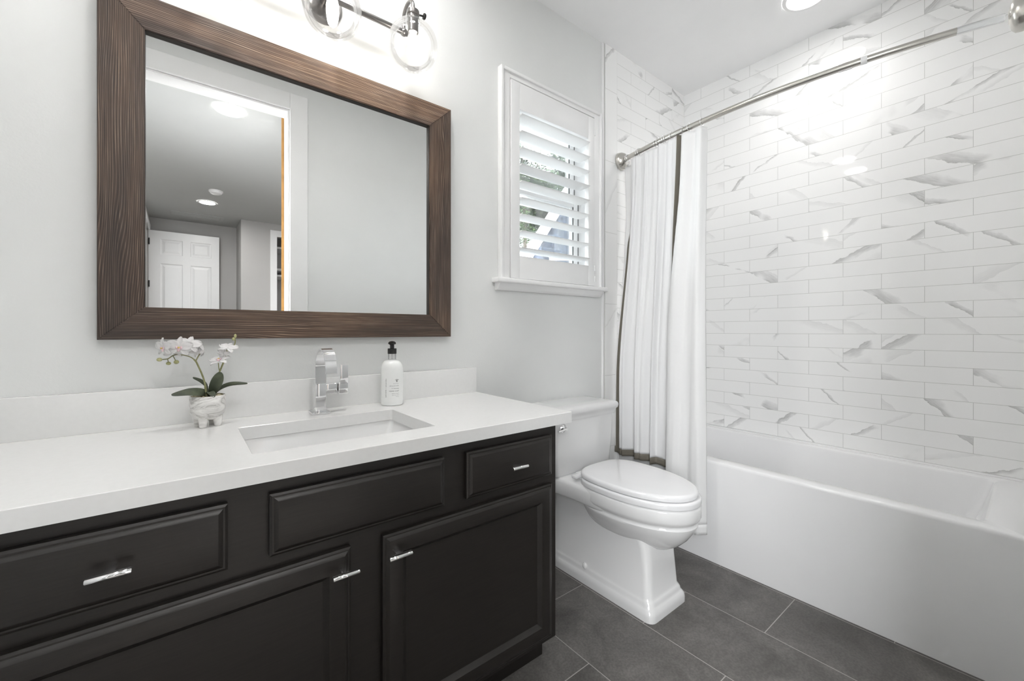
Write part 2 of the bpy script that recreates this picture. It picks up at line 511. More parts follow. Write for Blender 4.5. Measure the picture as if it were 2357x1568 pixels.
M['clear'] = thin_glass('clear_neck_plastic', (0.95, 0.95, 0.95), 1.45, body=0.35)
M['bulb'] = emit('bulb_glow', (1.0, 0.94, 0.86), BULB_E)
M['can'] = emit('recessed_lens_glow', (1.0, 0.985, 0.965), CAN_E)
M['tubcan'] = emit('tub_lens_glow', (1.0, 0.985, 0.965), 8.0)
M['bedcan'] = emit('bedroom_lens_glow', (1.0, 0.985, 0.965), BED_E)
M['soap'] = simple('soap_bottle_white', (0.82, 0.83, 0.82), 0.22, coat=0.3, var=0.01)
M['ink'] = simple('grey_print', (0.07, 0.07, 0.07), 0.6, var=0.1)
M['ink2'] = simple('pale_print', (0.26, 0.26, 0.26), 0.6, var=0.1)
M['pot'] = swirl_marble('swirled_grey_ceramic')
M['moss'] = leafy('moss', (0.22, 0.19, 0.12), (0.42, 0.38, 0.25), (0.62, 0.58, 0.44), 160)
M['leaf'] = leafy('orchid_leaf', (0.030, 0.040, 0.022), (0.050, 0.062, 0.036), (0.085, 0.10, 0.06), 28)
M['stem'] = leafy('orchid_stem', (0.17, 0.17, 0.07), (0.24, 0.24, 0.11), (0.30, 0.30, 0.16), 60)
M['bud'] = leafy('orchid_bud', (0.25, 0.25, 0.10), (0.36, 0.36, 0.17), (0.48, 0.47, 0.25), 90)
M['petal'] = fabric('orchid_petal', (0.88, 0.87, 0.87), 0.30, weave=300)
M['lip'] = leafy('orchid_lip', (0.80, 0.70, 0.76), (0.68, 0.42, 0.45), (0.86, 0.80, 0.82), 420)
M['yellow'] = simple('orchid_yellow', (0.72, 0.52, 0.12), 0.5, var=0.2, var_scale=200)
M['leaves1'] = leafy('tree_leaves', (0.016, 0.038, 0.010), (0.042, 0.088, 0.022), (0.13, 0.20, 0.07), 1.6)
M['leaves2'] = leafy('tree_leaves_b', (0.014, 0.032, 0.012), (0.034, 0.070, 0.026), (0.10, 0.15, 0.07), 1.8)
M['bark'] = leafy('bark', (0.10, 0.08, 0.06), (0.17, 0.14, 0.11), (0.26, 0.22, 0.18), 7)
M['siding'] = siding('blue_grey_siding')
M['roof'] = simple('roof_shingle', (0.16, 0.15, 0.15), 0.9, var=0.3, var_scale=12)
M['bounce_ground'] = leafy('pale_bounce_ground', (0.40, 0.39, 0.37), (0.47, 0.46, 0.44), (0.54, 0.53, 0.51), 5)  # pale so that it throws light up onto the louvers
M['gap'] = simple('sash_gasket', (0.03, 0.03, 0.03), 0.6, var=0.05)  # own dark colour of the window sash gaskets


# ------------------------------------------------------------------ mesh helpers
def nb():
    return bmesh.new()


def box(bm, lo, hi, bevel=0.0, seg=2):
    lo, hi = Vector(lo), Vector(hi)
    vs = [bm.verts.new((x, y, z)) for x in (lo.x, hi.x) for y in (lo.y, hi.y) for z in (lo.z, hi.z)]
    idx = [(0, 1, 3, 2), (4, 6, 7, 5), (0, 4, 5, 1), (2, 3, 7, 6), (0, 2, 6, 4), (1, 5, 7, 3)]
    fs = [bm.faces.new([vs[i] for i in f]) for f in idx]
    if bevel > 0:
        es = list({e for f in fs for e in f.edges})
        bmesh.ops.bevel(bm, geom=es, offset=bevel, offset_type='OFFSET', segments=seg, profile=0.6, affect='EDGES')
    return fs


def loft(bm, rings, closed=True, cap0=True, cap1=True):
    rv = [[bm.verts.new(p) for p in r] for r in rings]
    n = len(rings[0])
    for a, b in zip(rv[:-1], rv[1:]):
        for i in range(n if closed else n - 1):
            j = (i + 1) % n
            bm.faces.new((a[i], a[j], b[j], b[i]))
    if cap0 and closed:
        bm.faces.new(list(reversed(rv[0])))
    if cap1 and closed:
        bm.faces.new(rv[-1])
    return rv


def frames(pts):
    pts = [Vector(p) for p in pts]
    t = []
    for i in range(len(pts)):
        a = pts[max(0, i - 1)]; b = pts[min(len(pts) - 1, i + 1)]
        t.append((b - a).normalized())
    up = Vector((0, 0, 1)) if abs(t[0].z) < 0.9 else Vector((1, 0, 0))
    nrm = (up - t[0] * up.dot(t[0])).normalized()
    out = []
    for i in range(len(pts)):
        nrm = (nrm - t[i] * nrm.dot(t[i])).normalized()
        out.append((pts[i], nrm, t[i].cross(nrm)))
    return out


def tube(bm, pts, r, n=12, cap=True):
    fr = frames(pts)
    rr = r if isinstance(r, (list, tuple)) else [r] * len(pts)
    rings = [[p + (a * math.cos(2 * PI * k / n) + b * math.sin(2 * PI * k / n)) * q for k in range(n)] for (p, a, b), q in zip(fr, rr)]
    return loft(bm, rings, True, cap, cap)


def lathe(bm, prof, c, n=32, axis='Z', cap0=True, cap1=True):
    c = Vector(c)
    rings = []
    for r, h in prof:
        ring = []
        for k in range(n):
            a = 2 * PI * k / n
            ca, sa = math.cos(a) * r, math.sin(a) * r
            if axis == 'Z':
                ring.append(c + Vector((ca, sa, h)))
            elif axis == 'Y':
                ring.append(c + Vector((sa, h, ca)))
            else:
                ring.append(c + Vector((h, ca, sa)))
        rings.append(ring)
    return loft(bm, rings, True, cap0, cap1)


def smooth_path(pts, per=8):
    """Catmull-Rom through the points."""
    P = [Vector(p) for p in pts]
    out = []
    for i in range(len(P) - 1):
        p0 = P[max(0, i - 1)]; p1 = P[i]; p2 = P[i + 1]; p3 = P[min(len(P) - 1, i + 2)]
        for k in range(per):
            t = k / per
            out.append(0.5 * ((2 * p1) + (p2 - p0) * t + (2 * p0 - 5 * p1 + 4 * p2 - p3) * t * t + (3 * p1 - p0 - 3 * p2 + p3) * t ** 3))
    out.append(P[-1])
    return out


def sphere(bm, c, r, sz=(1, 1, 1), u=16, v=10, rot=None):
    mtx = Matrix.Translation(Vector(c))
    if rot is not None:
        mtx = mtx @ rot.to_4x4()
    mtx = mtx @ Matrix.Diagonal((r * sz[0], r * sz[1], r * sz[2], 1))
    bmesh.ops.create_uvsphere(bm, u_segments=u, v_segments=v, radius=1.0, matrix=mtx)


def world_origin(o):
    v = Vector((0, 0, 0))
    while o is not None:
        v += Vector(o.location)
        o = o.parent
    return v


def obj(name, bm, mat, parent=None, smooth=35, loc=None, bevel=0.0):
    """Link one mesh object; vertices come in world coordinates and are stored relative to the object's origin."""
    bmesh.ops.recalc_face_normals(bm, faces=bm.faces[:])
    org = world_origin(parent) if parent else Vector(loc or (0, 0, 0))
    bmesh.ops.translate(bm, verts=bm.verts[:], vec=-org)
    me = bpy.data.meshes.new(name)
    bm.to_mesh(me)
    bm.free()
    o = bpy.data.objects.new(name, me)
    COL.objects.link(o)
    if parent:
        o.parent = parent
    else:
        o.location = org
    me.materials.append(mat)
    if smooth:
        for p in me.polygons:
            p.use_smooth = True
        me.set_sharp_from_angle(angle=math.radians(smooth))
    if bevel:
        b = o.modifiers.new('bevel', 'BEVEL')
        b.width = bevel; b.segments = 2; b.limit_method = 'ANGLE'
    return o


def thing(name, label, cat, loc, group=None):
    o = bpy.data.objects.new(name, None)
    COL.objects.link(o)
    o.location = loc
    o.empty_display_size = 0.05
    o['label'] = label
    o['category'] = cat
    if group:
        o['group'] = group
    return o


def tag(o, label, cat, group=None, kind=None):
    o['label'] = label
    o['category'] = cat
    if group:
        o['group'] = group
    if kind:
        o['kind'] = kind
    return o


def struct(name, bm, mat, parent=None, label=None, cat=None, smooth=0):
    o = obj(name, bm, mat, parent, smooth=smooth)
    if parent is None:
        o['kind'] = 'structure'
        o['label'] = label or ''
        o['category'] = cat or name.split('_')[0]
    return o


def struct_root(name, label, cat, loc=(0, 0, 0)):
    o = thing(name, label, cat, loc)
    o['kind'] = 'structure'
    return o


def sbox(name, lo, hi, mat, parent=None, label=None, cat=None):
    bm = nb(); box(bm, lo, hi)
    return struct(name, bm, mat, parent, label, cat)


# ------------------------------------------------------------------ the bathroom shell
# mirror wall with the window opening
WX0, WX1, WZ0, WZ1 = 1.188, 1.782, 1.346, 2.283
bm = nb()
box(bm, (LX, W, 0), (WX0, W + 0.14, CEIL))
box(bm, (WX1, W, 0), (TX + 0.02, W + 0.14, CEIL))
box(bm, (WX0, W, 0), (WX1, W + 0.14, WZ0))
box(bm, (WX0, W, WZ1), (WX1, W + 0.14, CEIL))
struct('wall_back', bm, M['wall'], label='pale grey painted wall behind the mirror, vanity and toilet', cat='wall')
sbox('wall_alcove', (1.995, TY, 0.40), (TX, W + 0.001, CEIL), M['tile_y'],
     label='marble tiled end wall of the tub alcove beside the curtain', cat='wall')
bm = nb(); box(bm, (1.885, TY - 0.002, 0.0), (1.995, W + 0.001, CEIL), 0.002)
struct('trim_1', bm, M['tile_trim'], label='vertical white tile border where painted wall meets shower tile', cat='trim')
bm = nb(); box(bm, (1.869, TY + 0.002, 0.0), (1.885, W + 0.001, CEIL), 0.003)
struct('trim_2', bm, M['trim'], label='slim white edge strip along the tile border', cat='trim')
sbox('wall_right', (TX, BW, 0), (TX + 0.12, W + 0.14, CEIL), M['tile_x'],
     label='long wall of glossy white marble tiles with grey veins behind tub', cat='wall')
sbox('wall_tub_end', (1.972, FW, 0), (TX, TE, CEIL), M['tile_y'],
     label='tiled near end wall of the tub alcove', cat='wall')
# doorway wall
DX0, DX1, DZ = -0.262, 0.556, 2.571
bm = nb()
box(bm, (LX - 0.12, BW, 0), (DX0, FW, CEIL))
box(bm, (DX1, BW, 0), (TX, FW, CEIL))
box(bm, (DX0, BW, DZ), (DX1, FW, CEIL))
struct('wall_front', bm, M['wall'], label='painted wall with the doorway, seen in the mirror', cat='wall')
sbox('wall_left', (LX - 0.12, FW, 0), (LX, W + 0.14, CEIL), M['wall'], label='painted side wall at the vanity end', cat='wall')
sbox('floor', (LX, BW, -0.05), (TX, W, 0.0), M['floor'], label='dark grey rectangular floor tiles with pale grout', cat='floor')
sbox('ceiling', (LX - 0.12, BW, CEIL), (TX + 0.12, W + 0.14, CEIL + 0.05), M['ceiling'], label='flat white bathroom ceiling', cat='ceiling')

# doorway casing, jamb and the open slab
d1 = struct_root('door_1', 'white cased doorway reflected in the mirror', 'door', (DX1, FW, 0))
bm = nb()
box(bm, (DX1 - 0.004, FW - 0.001, 0), (DX1 + 0.102, FW + 0.018, DZ + 0.102), 0.003)
struct('casing', bm, M['trim'], d1)
bm = nb()
box(bm, (DX0 - 0.098, FW - 0.001, 0), (DX0 + 0.004, FW + 0.018, DZ + 0.102), 0.003)
struct('casing', bm, M['trim'], d1)
bm = nb()
box(bm, (DX0 + 0.004, FW - 0.001, DZ - 0.004), (DX1 - 0.004, FW + 0.018, DZ + 0.102), 0.003)
struct('casing', bm, M['trim'], d1)
bm = nb()
box(bm, (DX1 - 0.016, BW, 0), (DX1 - 0.004, FW - 0.001, DZ - 0.004), 0.001)
struct('jamb', bm, M['trim'], d1)
bm = nb()
box(bm, (DX0 + 0.004, BW, 0), (DX0 + 0.016, FW - 0.001, DZ - 0.004), 0.001)
struct('jamb', bm, M['trim'], d1)
bm = nb()
box(bm, (DX0 + 0.016, BW, DZ - 0.016), (DX1 - 0.016, FW - 0.001, DZ - 0.004), 0.001)
struct('jamb', bm, M['trim'], d1)
slab = thing('open_door', 'door seen edge on in the mirror with bare orange wood edge', 'door', (0.545, BW - 0.02, 0))
bm = nb(); box(bm, (0.527, BW - 0.80, 0.012), (0.562, BW - 0.021, DZ - 0.006), 0.001)
obj('door_slab', bm, M['trim'], slab)
bm = nb(); box(bm, (0.527, BW - 0.021, 0.012), (0.562, BW - 0.017, DZ - 0.006), 0.001)
e = obj('door_edge', bm, M['oak'], slab); e['label'] = 'bare orange wood edge'
slab.rotation_euler = (0, 0, math.radians(16))

# ------------------------------------------------------------------ the bedroom seen in the mirror
BL, BR, BB = -0.385, 3.2, -4.88
sbox('floor_bedroom', (BL - 1.2, BB, -0.05), (BR, BW, 0.0), M['carpet'], label='bedroom carpet beyond the doorway', cat='floor')
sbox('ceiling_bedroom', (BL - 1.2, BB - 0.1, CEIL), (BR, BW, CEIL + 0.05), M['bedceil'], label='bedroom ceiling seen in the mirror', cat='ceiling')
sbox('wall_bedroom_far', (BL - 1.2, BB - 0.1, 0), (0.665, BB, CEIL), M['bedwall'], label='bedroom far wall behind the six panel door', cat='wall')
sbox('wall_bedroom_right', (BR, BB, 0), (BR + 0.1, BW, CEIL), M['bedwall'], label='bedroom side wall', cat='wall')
HY0, HY1, HZ = -4.74, -3.92, 2.54
PY1 = -3.62           # the narrow end of the bedroom starts here; nearer the bathroom it widens to a wall with the added window
LW2 = -1.34
bm = nb()
box(bm, (BL - 0.1, HY1, 0), (BL, PY1, CEIL))
box(bm, (LW2, PY1 - 0.1, 0), (BL - 0.1, PY1, CEIL))
box(bm, (BL - 0.1, BB, 0), (BL, HY0, CEIL))
box(bm, (BL - 0.1, HY0, HZ), (BL, HY1, CEIL))
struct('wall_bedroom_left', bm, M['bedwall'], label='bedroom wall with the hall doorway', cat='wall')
bm = nb()
DY0, DY1, DZ0, DZ1 = -1.66, -0.30, 0.50, 2.30
box(bm, (LW2 - 0.12, PY1, 0), (LW2, DY0, CEIL))
box(bm, (LW2 - 0.12, DY1, 0), (LW2, BW, CEIL))
box(bm, (LW2 - 0.12, DY0, 0), (LW2, DY1, DZ0))
box(bm, (LW2 - 0.12, DY0, DZ1), (LW2, DY1, CEIL))
struct('wall_bedroom_added_window', bm, M['bedwall'], label='unseen bedroom wall with an opening for the added window', cat='wall')
bm = nb()
box(bm, (LW2, DY0 - 0.07, DZ0 - 0.07), (LW2 + 0.018, DY0, DZ1 + 0.07), 0.002)
box(bm, (LW2, DY1, DZ0 - 0.07), (LW2 + 0.018, DY1 + 0.07, DZ1 + 0.07), 0.002)
box(bm, (LW2, DY0, DZ1), (LW2 + 0.018, DY1, DZ1 + 0.07), 0.002)
box(bm, (LW2, DY0, DZ0 - 0.07), (LW2 + 0.04, DY1, DZ0), 0.002)
struct('window_added', bm, M['trim'], label='added unseen bedroom window for fill light through the doorway', cat='window')  # made-up window around the added fill light
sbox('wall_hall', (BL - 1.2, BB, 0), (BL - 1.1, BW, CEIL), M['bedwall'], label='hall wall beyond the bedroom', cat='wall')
CX0, CX1, CZ = 1.125, 2.0, 2.555
CY = -4.22
bm = nb()
box(bm, (0.665, CY - 0.1, 0), (CX0, CY, CEIL))
box(bm, (CX1, CY - 0.1, 0), (BR, CY, CEIL))
box(bm, (CX0, CY - 0.1, CZ), (CX1, CY, CEIL))
box(bm, (0.665, BB - 0.1, 0), (0.765, CY - 0.1, CEIL))
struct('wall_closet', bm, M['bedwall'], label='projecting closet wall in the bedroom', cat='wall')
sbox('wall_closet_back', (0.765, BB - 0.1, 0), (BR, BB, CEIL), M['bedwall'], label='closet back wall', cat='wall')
bm = nb()
box(bm, (CX0 - 0.085, CY, 0), (CX0 + 0.004, CY + 0.018, CZ + 0.09), 0.002)
box(bm, (CX1 - 0.004, CY, 0), (CX1 + 0.085, CY + 0.018, CZ + 0.09), 0.002)
box(bm, (CX0 + 0.004, CY, CZ - 0.004), (CX1 - 0.004, CY + 0.018, CZ + 0.09), 0.002)
struct('trim_3', bm, M['trim'], label='white casing round the closet opening', cat='trim')
for k, zz in enumerate((2.40, 2.06, 1.96)):
    bm = nb(); box(bm, (0.77, BB + 0.002, zz), (2.6, CY - 0.16, zz + 0.03), 0.002)
    tag(obj('closet_shelf', bm, M['trim']), ['top', 'middle', 'lowest'][k] + ' white shelf inside the dark closet', 'shelf', 'closet shelves')
bm = nb()
box(bm, (BL, HY1 - 0.004, 0), (BL + 0.018, HY1 + 0.085, HZ + 0.085), 0.002)
box(bm, (BL, HY0 - 0.085, 0), (BL + 0.018, HY0 + 0.004, HZ + 0.085), 0.002)
box(bm, (BL, HY0 + 0.004, HZ - 0.004), (BL + 0.018, HY1 - 0.004, HZ + 0.085), 0.002)
struct('trim_4', bm, M['trim'], label='white casing of the hall doorway', cat='trim')


def rect_loops(bm, x0, x1, z0, z1, y, prof, flip=1.0):
    """Nested rectangles: prof is a list of (inset, depth behind the face). Last one is filled."""
    rings = [[(x0 + i, y + flip * d, z0 + i), (x1 - i, y + flip * d, z0 + i), (x1 - i, y + flip * d, z1 - i), (x0 + i, y + flip * d, z1 - i)] for i, d in prof]
    return loft(bm, rings, True, True, True)


# six panel door, open against the far wall (its face looks towards +y)
dr = thing('six_panel_door', 'white six panel door standing open in the reflected bedroom', 'door', (BL + 0.02, -4.76, 0))
X0, X1, DT, YF = BL + 0.014, 0.432, 2.535, -4.735
bm = nb()
cols = [(X0 + 0.115, X0 + 0.365), (X0 + 0.455, X0 + 0.705)]
rows = [(0.20, 0.95), (1.13, 2.07), (2.20, 2.42)]
box(bm, (X0, YF - 0.036, 0.012), (X1, YF - 0.012, DT))
xs = [X0, cols[0][0], cols[0][1], cols[1][0], cols[1][1], X1]
zs = [0.012, rows[0][0], rows[0][1], rows[1][0], rows[1][1], rows[2][0], rows[2][1], DT]
for i in range(5):
    for j in range(7):
        if i in (1, 3) and j in (1, 3, 5):
            continue
        box(bm, (xs[i], YF - 0.0125, zs[j]), (xs[i + 1], YF, zs[j + 1]))
obj('door_slab', bm, M['trim'], dr, smooth=0)
for (a, b) in cols:
    for (c, d) in rows:
        bm = nb()
        rect_loops(bm, a, b, c, d, YF, [(0.0, 0.012), (0.0, 0.004), (0.010, 0.011), (0.022, 0.011), (0.050, 0.003)], -1.0)
        obj('raised_panel', bm, M['trim'], dr, smooth=0)
for zz in (2.33, 1.73, 0.25):
    bm = nb(); box(bm, (BL + 0.0, YF - 0.012, zz), (BL + 0.013, YF + 0.016, zz + 0.09), 0.002)
    h = obj('hinge', bm, M['black_metal'], dr); h['label'] = 'dark hinge'


def can_light(x, y, label, mat, group, r=0.078, watts=0.0):
    t = thing('recessed_light', label, 'ceiling light', (x, y, CEIL), group)
    bm = nb(); lathe(bm, [(r, -0.004), (r + 0.006, -0.009), (r + 0.020, -0.008), (r + 0.024, -0.001)], (x, y, CEIL), 40, 'Z', False, False)
    obj('trim_ring', bm, M['trim'], t)
    bm = nb(); lathe(bm, [(r + 0.001, -0.0015), (r + 0.001, -0.005), (0.0005, -0.0065)], (x, y, CEIL), 40)
    obj('lens', bm, mat, t)
    if watts:
        ld_ = bpy.data.lights.new('recessed_lamp', 'AREA')
        ld_.shape = 'DISK'
        ld_.size = 2 * r
        ld_.spread = math.radians(135)
        ld_.energy = watts
        ld_.color = (1.0, 0.985, 0.965)
        lo_ = bpy.data.objects.new('recessed_lamp', ld_)
        COL.objects.link(lo_)
        lo_.parent = t
        lo_.location = (0, 0, -0.012)
    return t


can_light(2.39, 0.70, 'round recessed light in the ceiling above the tub', M['tubcan'], 'bathroom recessed lights', watts=TUB_W)
can_light(0.10, 1.15, 'round recessed light in the ceiling above the orchid', M['can'], 'bathroom recessed lights')
can_light(0.52, 1.15, 'round recessed light in the ceiling above the soap bottle', M['can'], 'bathroom recessed lights')
can_light(0.27, -0.68, 'bright recessed light nearest the doorway in the mirror', M['bedcan'], 'bedroom recessed lights')
can_light(0.24, -3.53, 'small recessed light beside the smoke detector in the mirror', M['bedcan'], 'bedroom recessed lights')
can_light(2.2, -2.2, 'added recessed light over the unseen side of the bedroom', M['bedcan'], 'bedroom recessed lights')  # extra lamp out of view, added to brighten the bedroom and doorway

sd = thing('smoke_detector', 'white round smoke detector on the reflected bedroom ceiling', 'smoke detector', (0.30, -2.93, CEIL))
bm = nb(); lathe(bm, [(0.070, 0.0), (0.070, -0.014)], (0.30, -2.93, CEIL), 36)
obj('base', bm, M['trim'], sd)
bm = nb(); lathe(bm, [(0.060, -0.014), (0.058, -0.030), (0.045, -0.038), (0.001, -0.040)], (0.30, -2.93, CEIL), 36)
obj('cover', bm, M['trim'], sd)
vt = thing('ceiling_vent', 'long white air vent on the reflected bedroom ceiling', 'vent', (0.10, -4.38, CEIL))
bm = nb()
box(bm, (-0.14, -4.50, CEIL - 0.008), (0.46, -4.47, CEIL), 0.002)
box(bm, (-0.14, -4.29, CEIL - 0.008), (0.46, -4.26, CEIL), 0.002)
box(bm, (-0.14, -4.47, CEIL - 0.008), (-0.10, -4.29, CEIL), 0.002)
box(bm, (0.42, -4.47, CEIL - 0.008), (0.46, -4.29, CEIL), 0.002)
obj('frame', bm, M['bedceil'], vt)
for k in range(7):
    bm = nb(); yy = -4.46 + k * 0.0255
    box(bm, (-0.10, yy, CEIL - 0.007), (0.42, yy + 0.016, CEIL - 0.002))
    obj('slat', bm, M['bedceil'], vt)

# ------------------------------------------------------------------ vanity cabinet
VX0, VX1 = -0.345, 0.962
van = thing('vanity_cabinet', 'black painted bathroom vanity with drawers, doors and chrome pulls', 'cabinet', (0.31, 1.26, 0))
bm = nb()
box(bm, (VX0, 0.985, 0.100), (VX1, 1.005, 0.802), 0.0015)
box(bm, (VX1 - 0.018, 1.005, 0.100), (VX1, 1.537, 0.802))
box(bm, (VX0, 1.005, 0.100), (VX0 + 0.018, 1.537, 0.802))
box(bm, (VX0 + 0.018, 1.005, 0.100), (VX1 - 0.018, 1.537, 0.118))
box(bm, (VX0 + 0.018, 1.527, 0.118), (VX1 - 0.018, 1.537, 0.802))
obj('carcass', bm, M['cabinet'], van, smooth=0)
bm = nb(); box(bm, (VX0, 1.050, 0.0), (VX1, 1.064, 0.100)); box(bm, (VX1 - 0.018, 1.064, 0.0), (VX1, 1.537, 0.100))
obj('toe_kick', bm, M['cabinet'], van, smooth=0)


def pull(parent, x, z, yf, length=0.056):
    bm = nb()
    # stem: a flat square post widening into the bar
    box(bm, (x - 0.0075, yf - 0.030, z - 0.0045), (x + 0.0075, yf, z + 0.0045), 0.0012)
    # bar with a rounded front
    prof = [(-0.0265, -0.0052), (-0.0300, -0.0052), (-0.0342, -0.0040), (-0.0362, -0.0012), (-0.0362, 0.0012), (-0.0342, 0.0040), (-0.0300, 0.0052), (-0.0265, 0.0052)]
    rings = []
    for xx, s in ((x - length / 2, 0.86), (x - length / 2 + 0.001, 1.0), (x + length / 2 - 0.001, 1.0), (x + length / 2, 0.86)):
        rings.append([(xx, yf - 0.031 + (d + 0.031) * s, z + h * s) for d, h in prof])
    loft(bm, rings)
    h = obj('pull_handle', bm, M['chrome'], parent, smooth=40)
    h['label'] = 'chrome bar pull'
    return h


YD = 0.964
DRAWER_PROF = [(0.0, 0.020), (0.0, 0.0075), (0.0035, 0.0055), (0.0045, 0.0050), (0.0075, 0.0050), (0.0085, 0.0040), (0.0145, 0.0005), (0.0160, 0.0)]
for x0, x1, px_ in ((-0.257, 0.0675, -0.095), (0.6095, 0.9315, 0.7705)):
    bm = nb(); rect_loops(bm, x0, x1, 0.6425, 0.770, YD, DRAWER_PROF)
    d = obj('drawer', bm, M['cabinet'], van, smooth=20)
    pull(d, px_, 0.7065, YD)
bm = nb(); rect_loops(bm, 0.138, 0.541, 0.6425, 0.770, YD, DRAWER_PROF)
obj('false_drawer_front', bm, M['cabinet'], van, smooth=20)
DOOR_PROF = [(0.0, 0.020), (0.0, 0.0075), (0.0035, 0.0055), (0.0045, 0.0050), (0.0075, 0.0050), (0.0085, 0.0040), (0.0145, 0.0005), (0.0160, 0.0),
             (0.0480, 0.0), (0.0490, 0.0012), (0.0585, 0.0095), (0.0600, 0.0110)]
for x0, x1, px_ in ((-0.257, 0.300, 0.279), (0.3745, 0.9320, 0.404)):
    bm = nb(); rect_loops(bm, x0, x1, 0.123, 0.613, YD, DOOR_PROF)
    d = obj('door', bm, M['cabinet'], van, smooth=20)
    pull(d, px_, 0.5715, YD)

# ------------------------------------------------------------------ counter, sink, faucet
ct = thing('countertop', 'white quartz countertop over the black vanity with low backsplash', 'countertop', (0.32, 1.25, 0.803))
SX0, SX1, SY0, SY1 = 0.1175, 0.556, 1.048, 1.362


def rrect(x0, x1, y0, y1, r, z, seg=6):
    pts = []
    for cx, cy, a0 in ((x1 - r, y1 - r, 0), (x0 + r, y1 - r, 90), (x0 + r, y0 + r, 180), (x1 - r, y0 + r, 270)):
        for k in range(seg + 1):
            a = math.radians(a0 + 90 * k / seg)
            pts.append(Vector((cx + r * math.cos(a), cy + r * math.sin(a), z)))
    return pts


bm = nb()
out_pts = []
inner = rrect(SX0, SX1, SY0, SY1, 0.008, 0)
CX0_, CX1_, CY0_, CY1_ = LX + 0.002, 1.0055, 0.9535, 1.5385
# outer loop matched point by point to the inner one
for p in inner:
    fx = (p.x - SX0) / (SX1 - SX0); fy = (p.y - SY0) / (SY1 - SY0)
    out_pts.append(Vector((CX0_ if fx < 0.5 else CX1_, CY0_ if fy < 0.5 else CY1_, 0)))
ZT, ZB = 0.838, 0.8025
def lvl(pts, z, off=0.0):
    return [Vector((p.x, p.y, z)) for p in pts]
def shrink(pts, d):
    cx, cy = (CX0_ + CX1_) / 2, (CY0_ + CY1_) / 2
    return [Vector((p.x + (d if p.x < cx else -d), p.y + (d if p.y < cy else -d), p.z)) for p in pts]
rings = [lvl(inner, ZB), lvl(inner, ZT - 0.001), [Vector((p.x, p.y, ZT)) for p in rrect(SX0 - 0.001, SX1 + 0.001, SY0 - 0.001, SY1 + 0.001, 0.008, 0)],
         shrink(lvl(out_pts, ZT), 0.0015), lvl(out_pts, ZT - 0.0015), lvl(out_pts, ZB), lvl(inner, ZB)]
loft(bm, rings, True, False, False)
bmesh.ops.remove_doubles(bm, verts=bm.verts[:], dist=1e-6)
obj('slab', bm, M['quartz'], ct, smooth=25)
bm = nb(); box(bm, (CX0_, 1.5195, ZT), (1.0045, 1.5385, 0.9435), 0.0015)
obj('backsplash', bm, M['quartz'], ct, smooth=25)

sk = thing('sink', 'white rectangular undermount basin set into the countertop', 'sink', (0.337, 1.205, 0.68))
bm = nb()
o_ = 0.004
rs = [rrect(SX0 - o_, SX1 + o_, SY0 - o_, SY1 + o_, 0.014, 0.8015), rrect(SX0 - o_ + 0.003, SX1 + o_ - 0.003, SY0 - o_ + 0.003, SY1 + o_ - 0.003, 0.016, 0.790),
      rrect(SX0 + 0.020, SX1 - 0.030, SY0 + 0.020, SY1 - 0.020, 0.03, 0.700), rrect(SX0 + 0.040, SX1 - 0.050, SY0 + 0.040, SY1 - 0.040, 0.03, 0.684),
      rrect(0.31, 0.36, 1.18, 1.23, 0.024, 0.679)]
outer = [rrect(SX0 - o_ - 0.03, SX1 + o_ + 0.03, SY0 - o_ - 0.03, SY1 + o_ + 0.03, 0.02, 0.8013), ]
back = [rrect(SX0 - o_ - 0.03, SX1 + o_ + 0.03, SY0 - o_ - 0.03, SY1 + o_ + 0.03, 0.02, 0.790), rrect(SX0, SX1, SY0, SY1, 0.03, 0.69), rrect(0.30, 0.37, 1.17, 1.24, 0.024, 0.668)]
loft(bm, list(reversed(rs)) + outer + back, True, True, True)
obj('basin', bm, M['porcelain'], sk, smooth=50)
bm = nb(); lathe(bm, [(0.021, 0.0), (0.021, 0.002), (0.016, 0.003), (0.001, 0.001)], (0.335, 1.205, 0.679), 24)
obj('drain', bm, M['chrome'], sk)

ZR = ZT + 0.0004
fc = thing('faucet', 'chrome single hole faucet with flat arched spout behind the sink', 'faucet', (0.346, 1.447, ZT))
FX0, FX1 = 0.3305, 0.3625
bm = nb(); box(bm, (0.319, 1.414, ZR), (0.373, 1.479, ZT + 0.007), 0.0012)
obj('base_plate', bm, M['chrome'], fc, smooth=30)
bm = nb(); box(bm, (FX0, 1.426, ZT + 0.007), (FX1, 1.462, 0.935), 0.0015)
obj('body', bm, M['chrome'], fc, smooth=30)
# ribbon spout: a thin upright that arcs over towards the basin
bm = nb()
ctr = [(1.430, 0.936), (1.430, 0.984)]
for k in range(1, 25):
    a = PI * k / 24
    ctr.append((1.430 - 0.0605 * (1 - math.cos(a)), 0.984 + 0.063 * math.sin(a)))
ctr.append((1.3085, 0.976))
rings = []
for i, (yy, zz) in enumerate(ctr):
    a = ctr[max(0, i - 1)]; b = ctr[min(len(ctr) - 1, i + 1)]
    ty, tz = b[0] - a[0], b[1] - a[1]
    l_ = math.hypot(ty, tz); ny, nz_ = -tz / l_, ty / l_
    h = 0.0030
    rings.append([(FX0, yy + ny * h, zz + nz_ * h), (FX1, yy + ny * h, zz + nz_ * h), (FX1, yy - ny * h, zz - nz_ * h), (FX0, yy - ny * h, zz - nz_ * h)])
loft(bm, rings)
obj('spout', bm, M['chrome'], fc, smooth=30)
bm = nb(); box(bm, (FX1 - 0.001, 1.428, 0.899), (0.398, 1.460, 0.933), 0.004, 3)
obj('valve_arm', bm, M['chrome'], fc, smooth=30)
bm = nb()
box(bm, (0.4005, 1.424, 0.897), (0.431, 1.462, 0.935), 0.003, 3)
box(bm, (0.4055, 1.424, 0.930), (0.431, 1.433, 0.992), 0.0015)
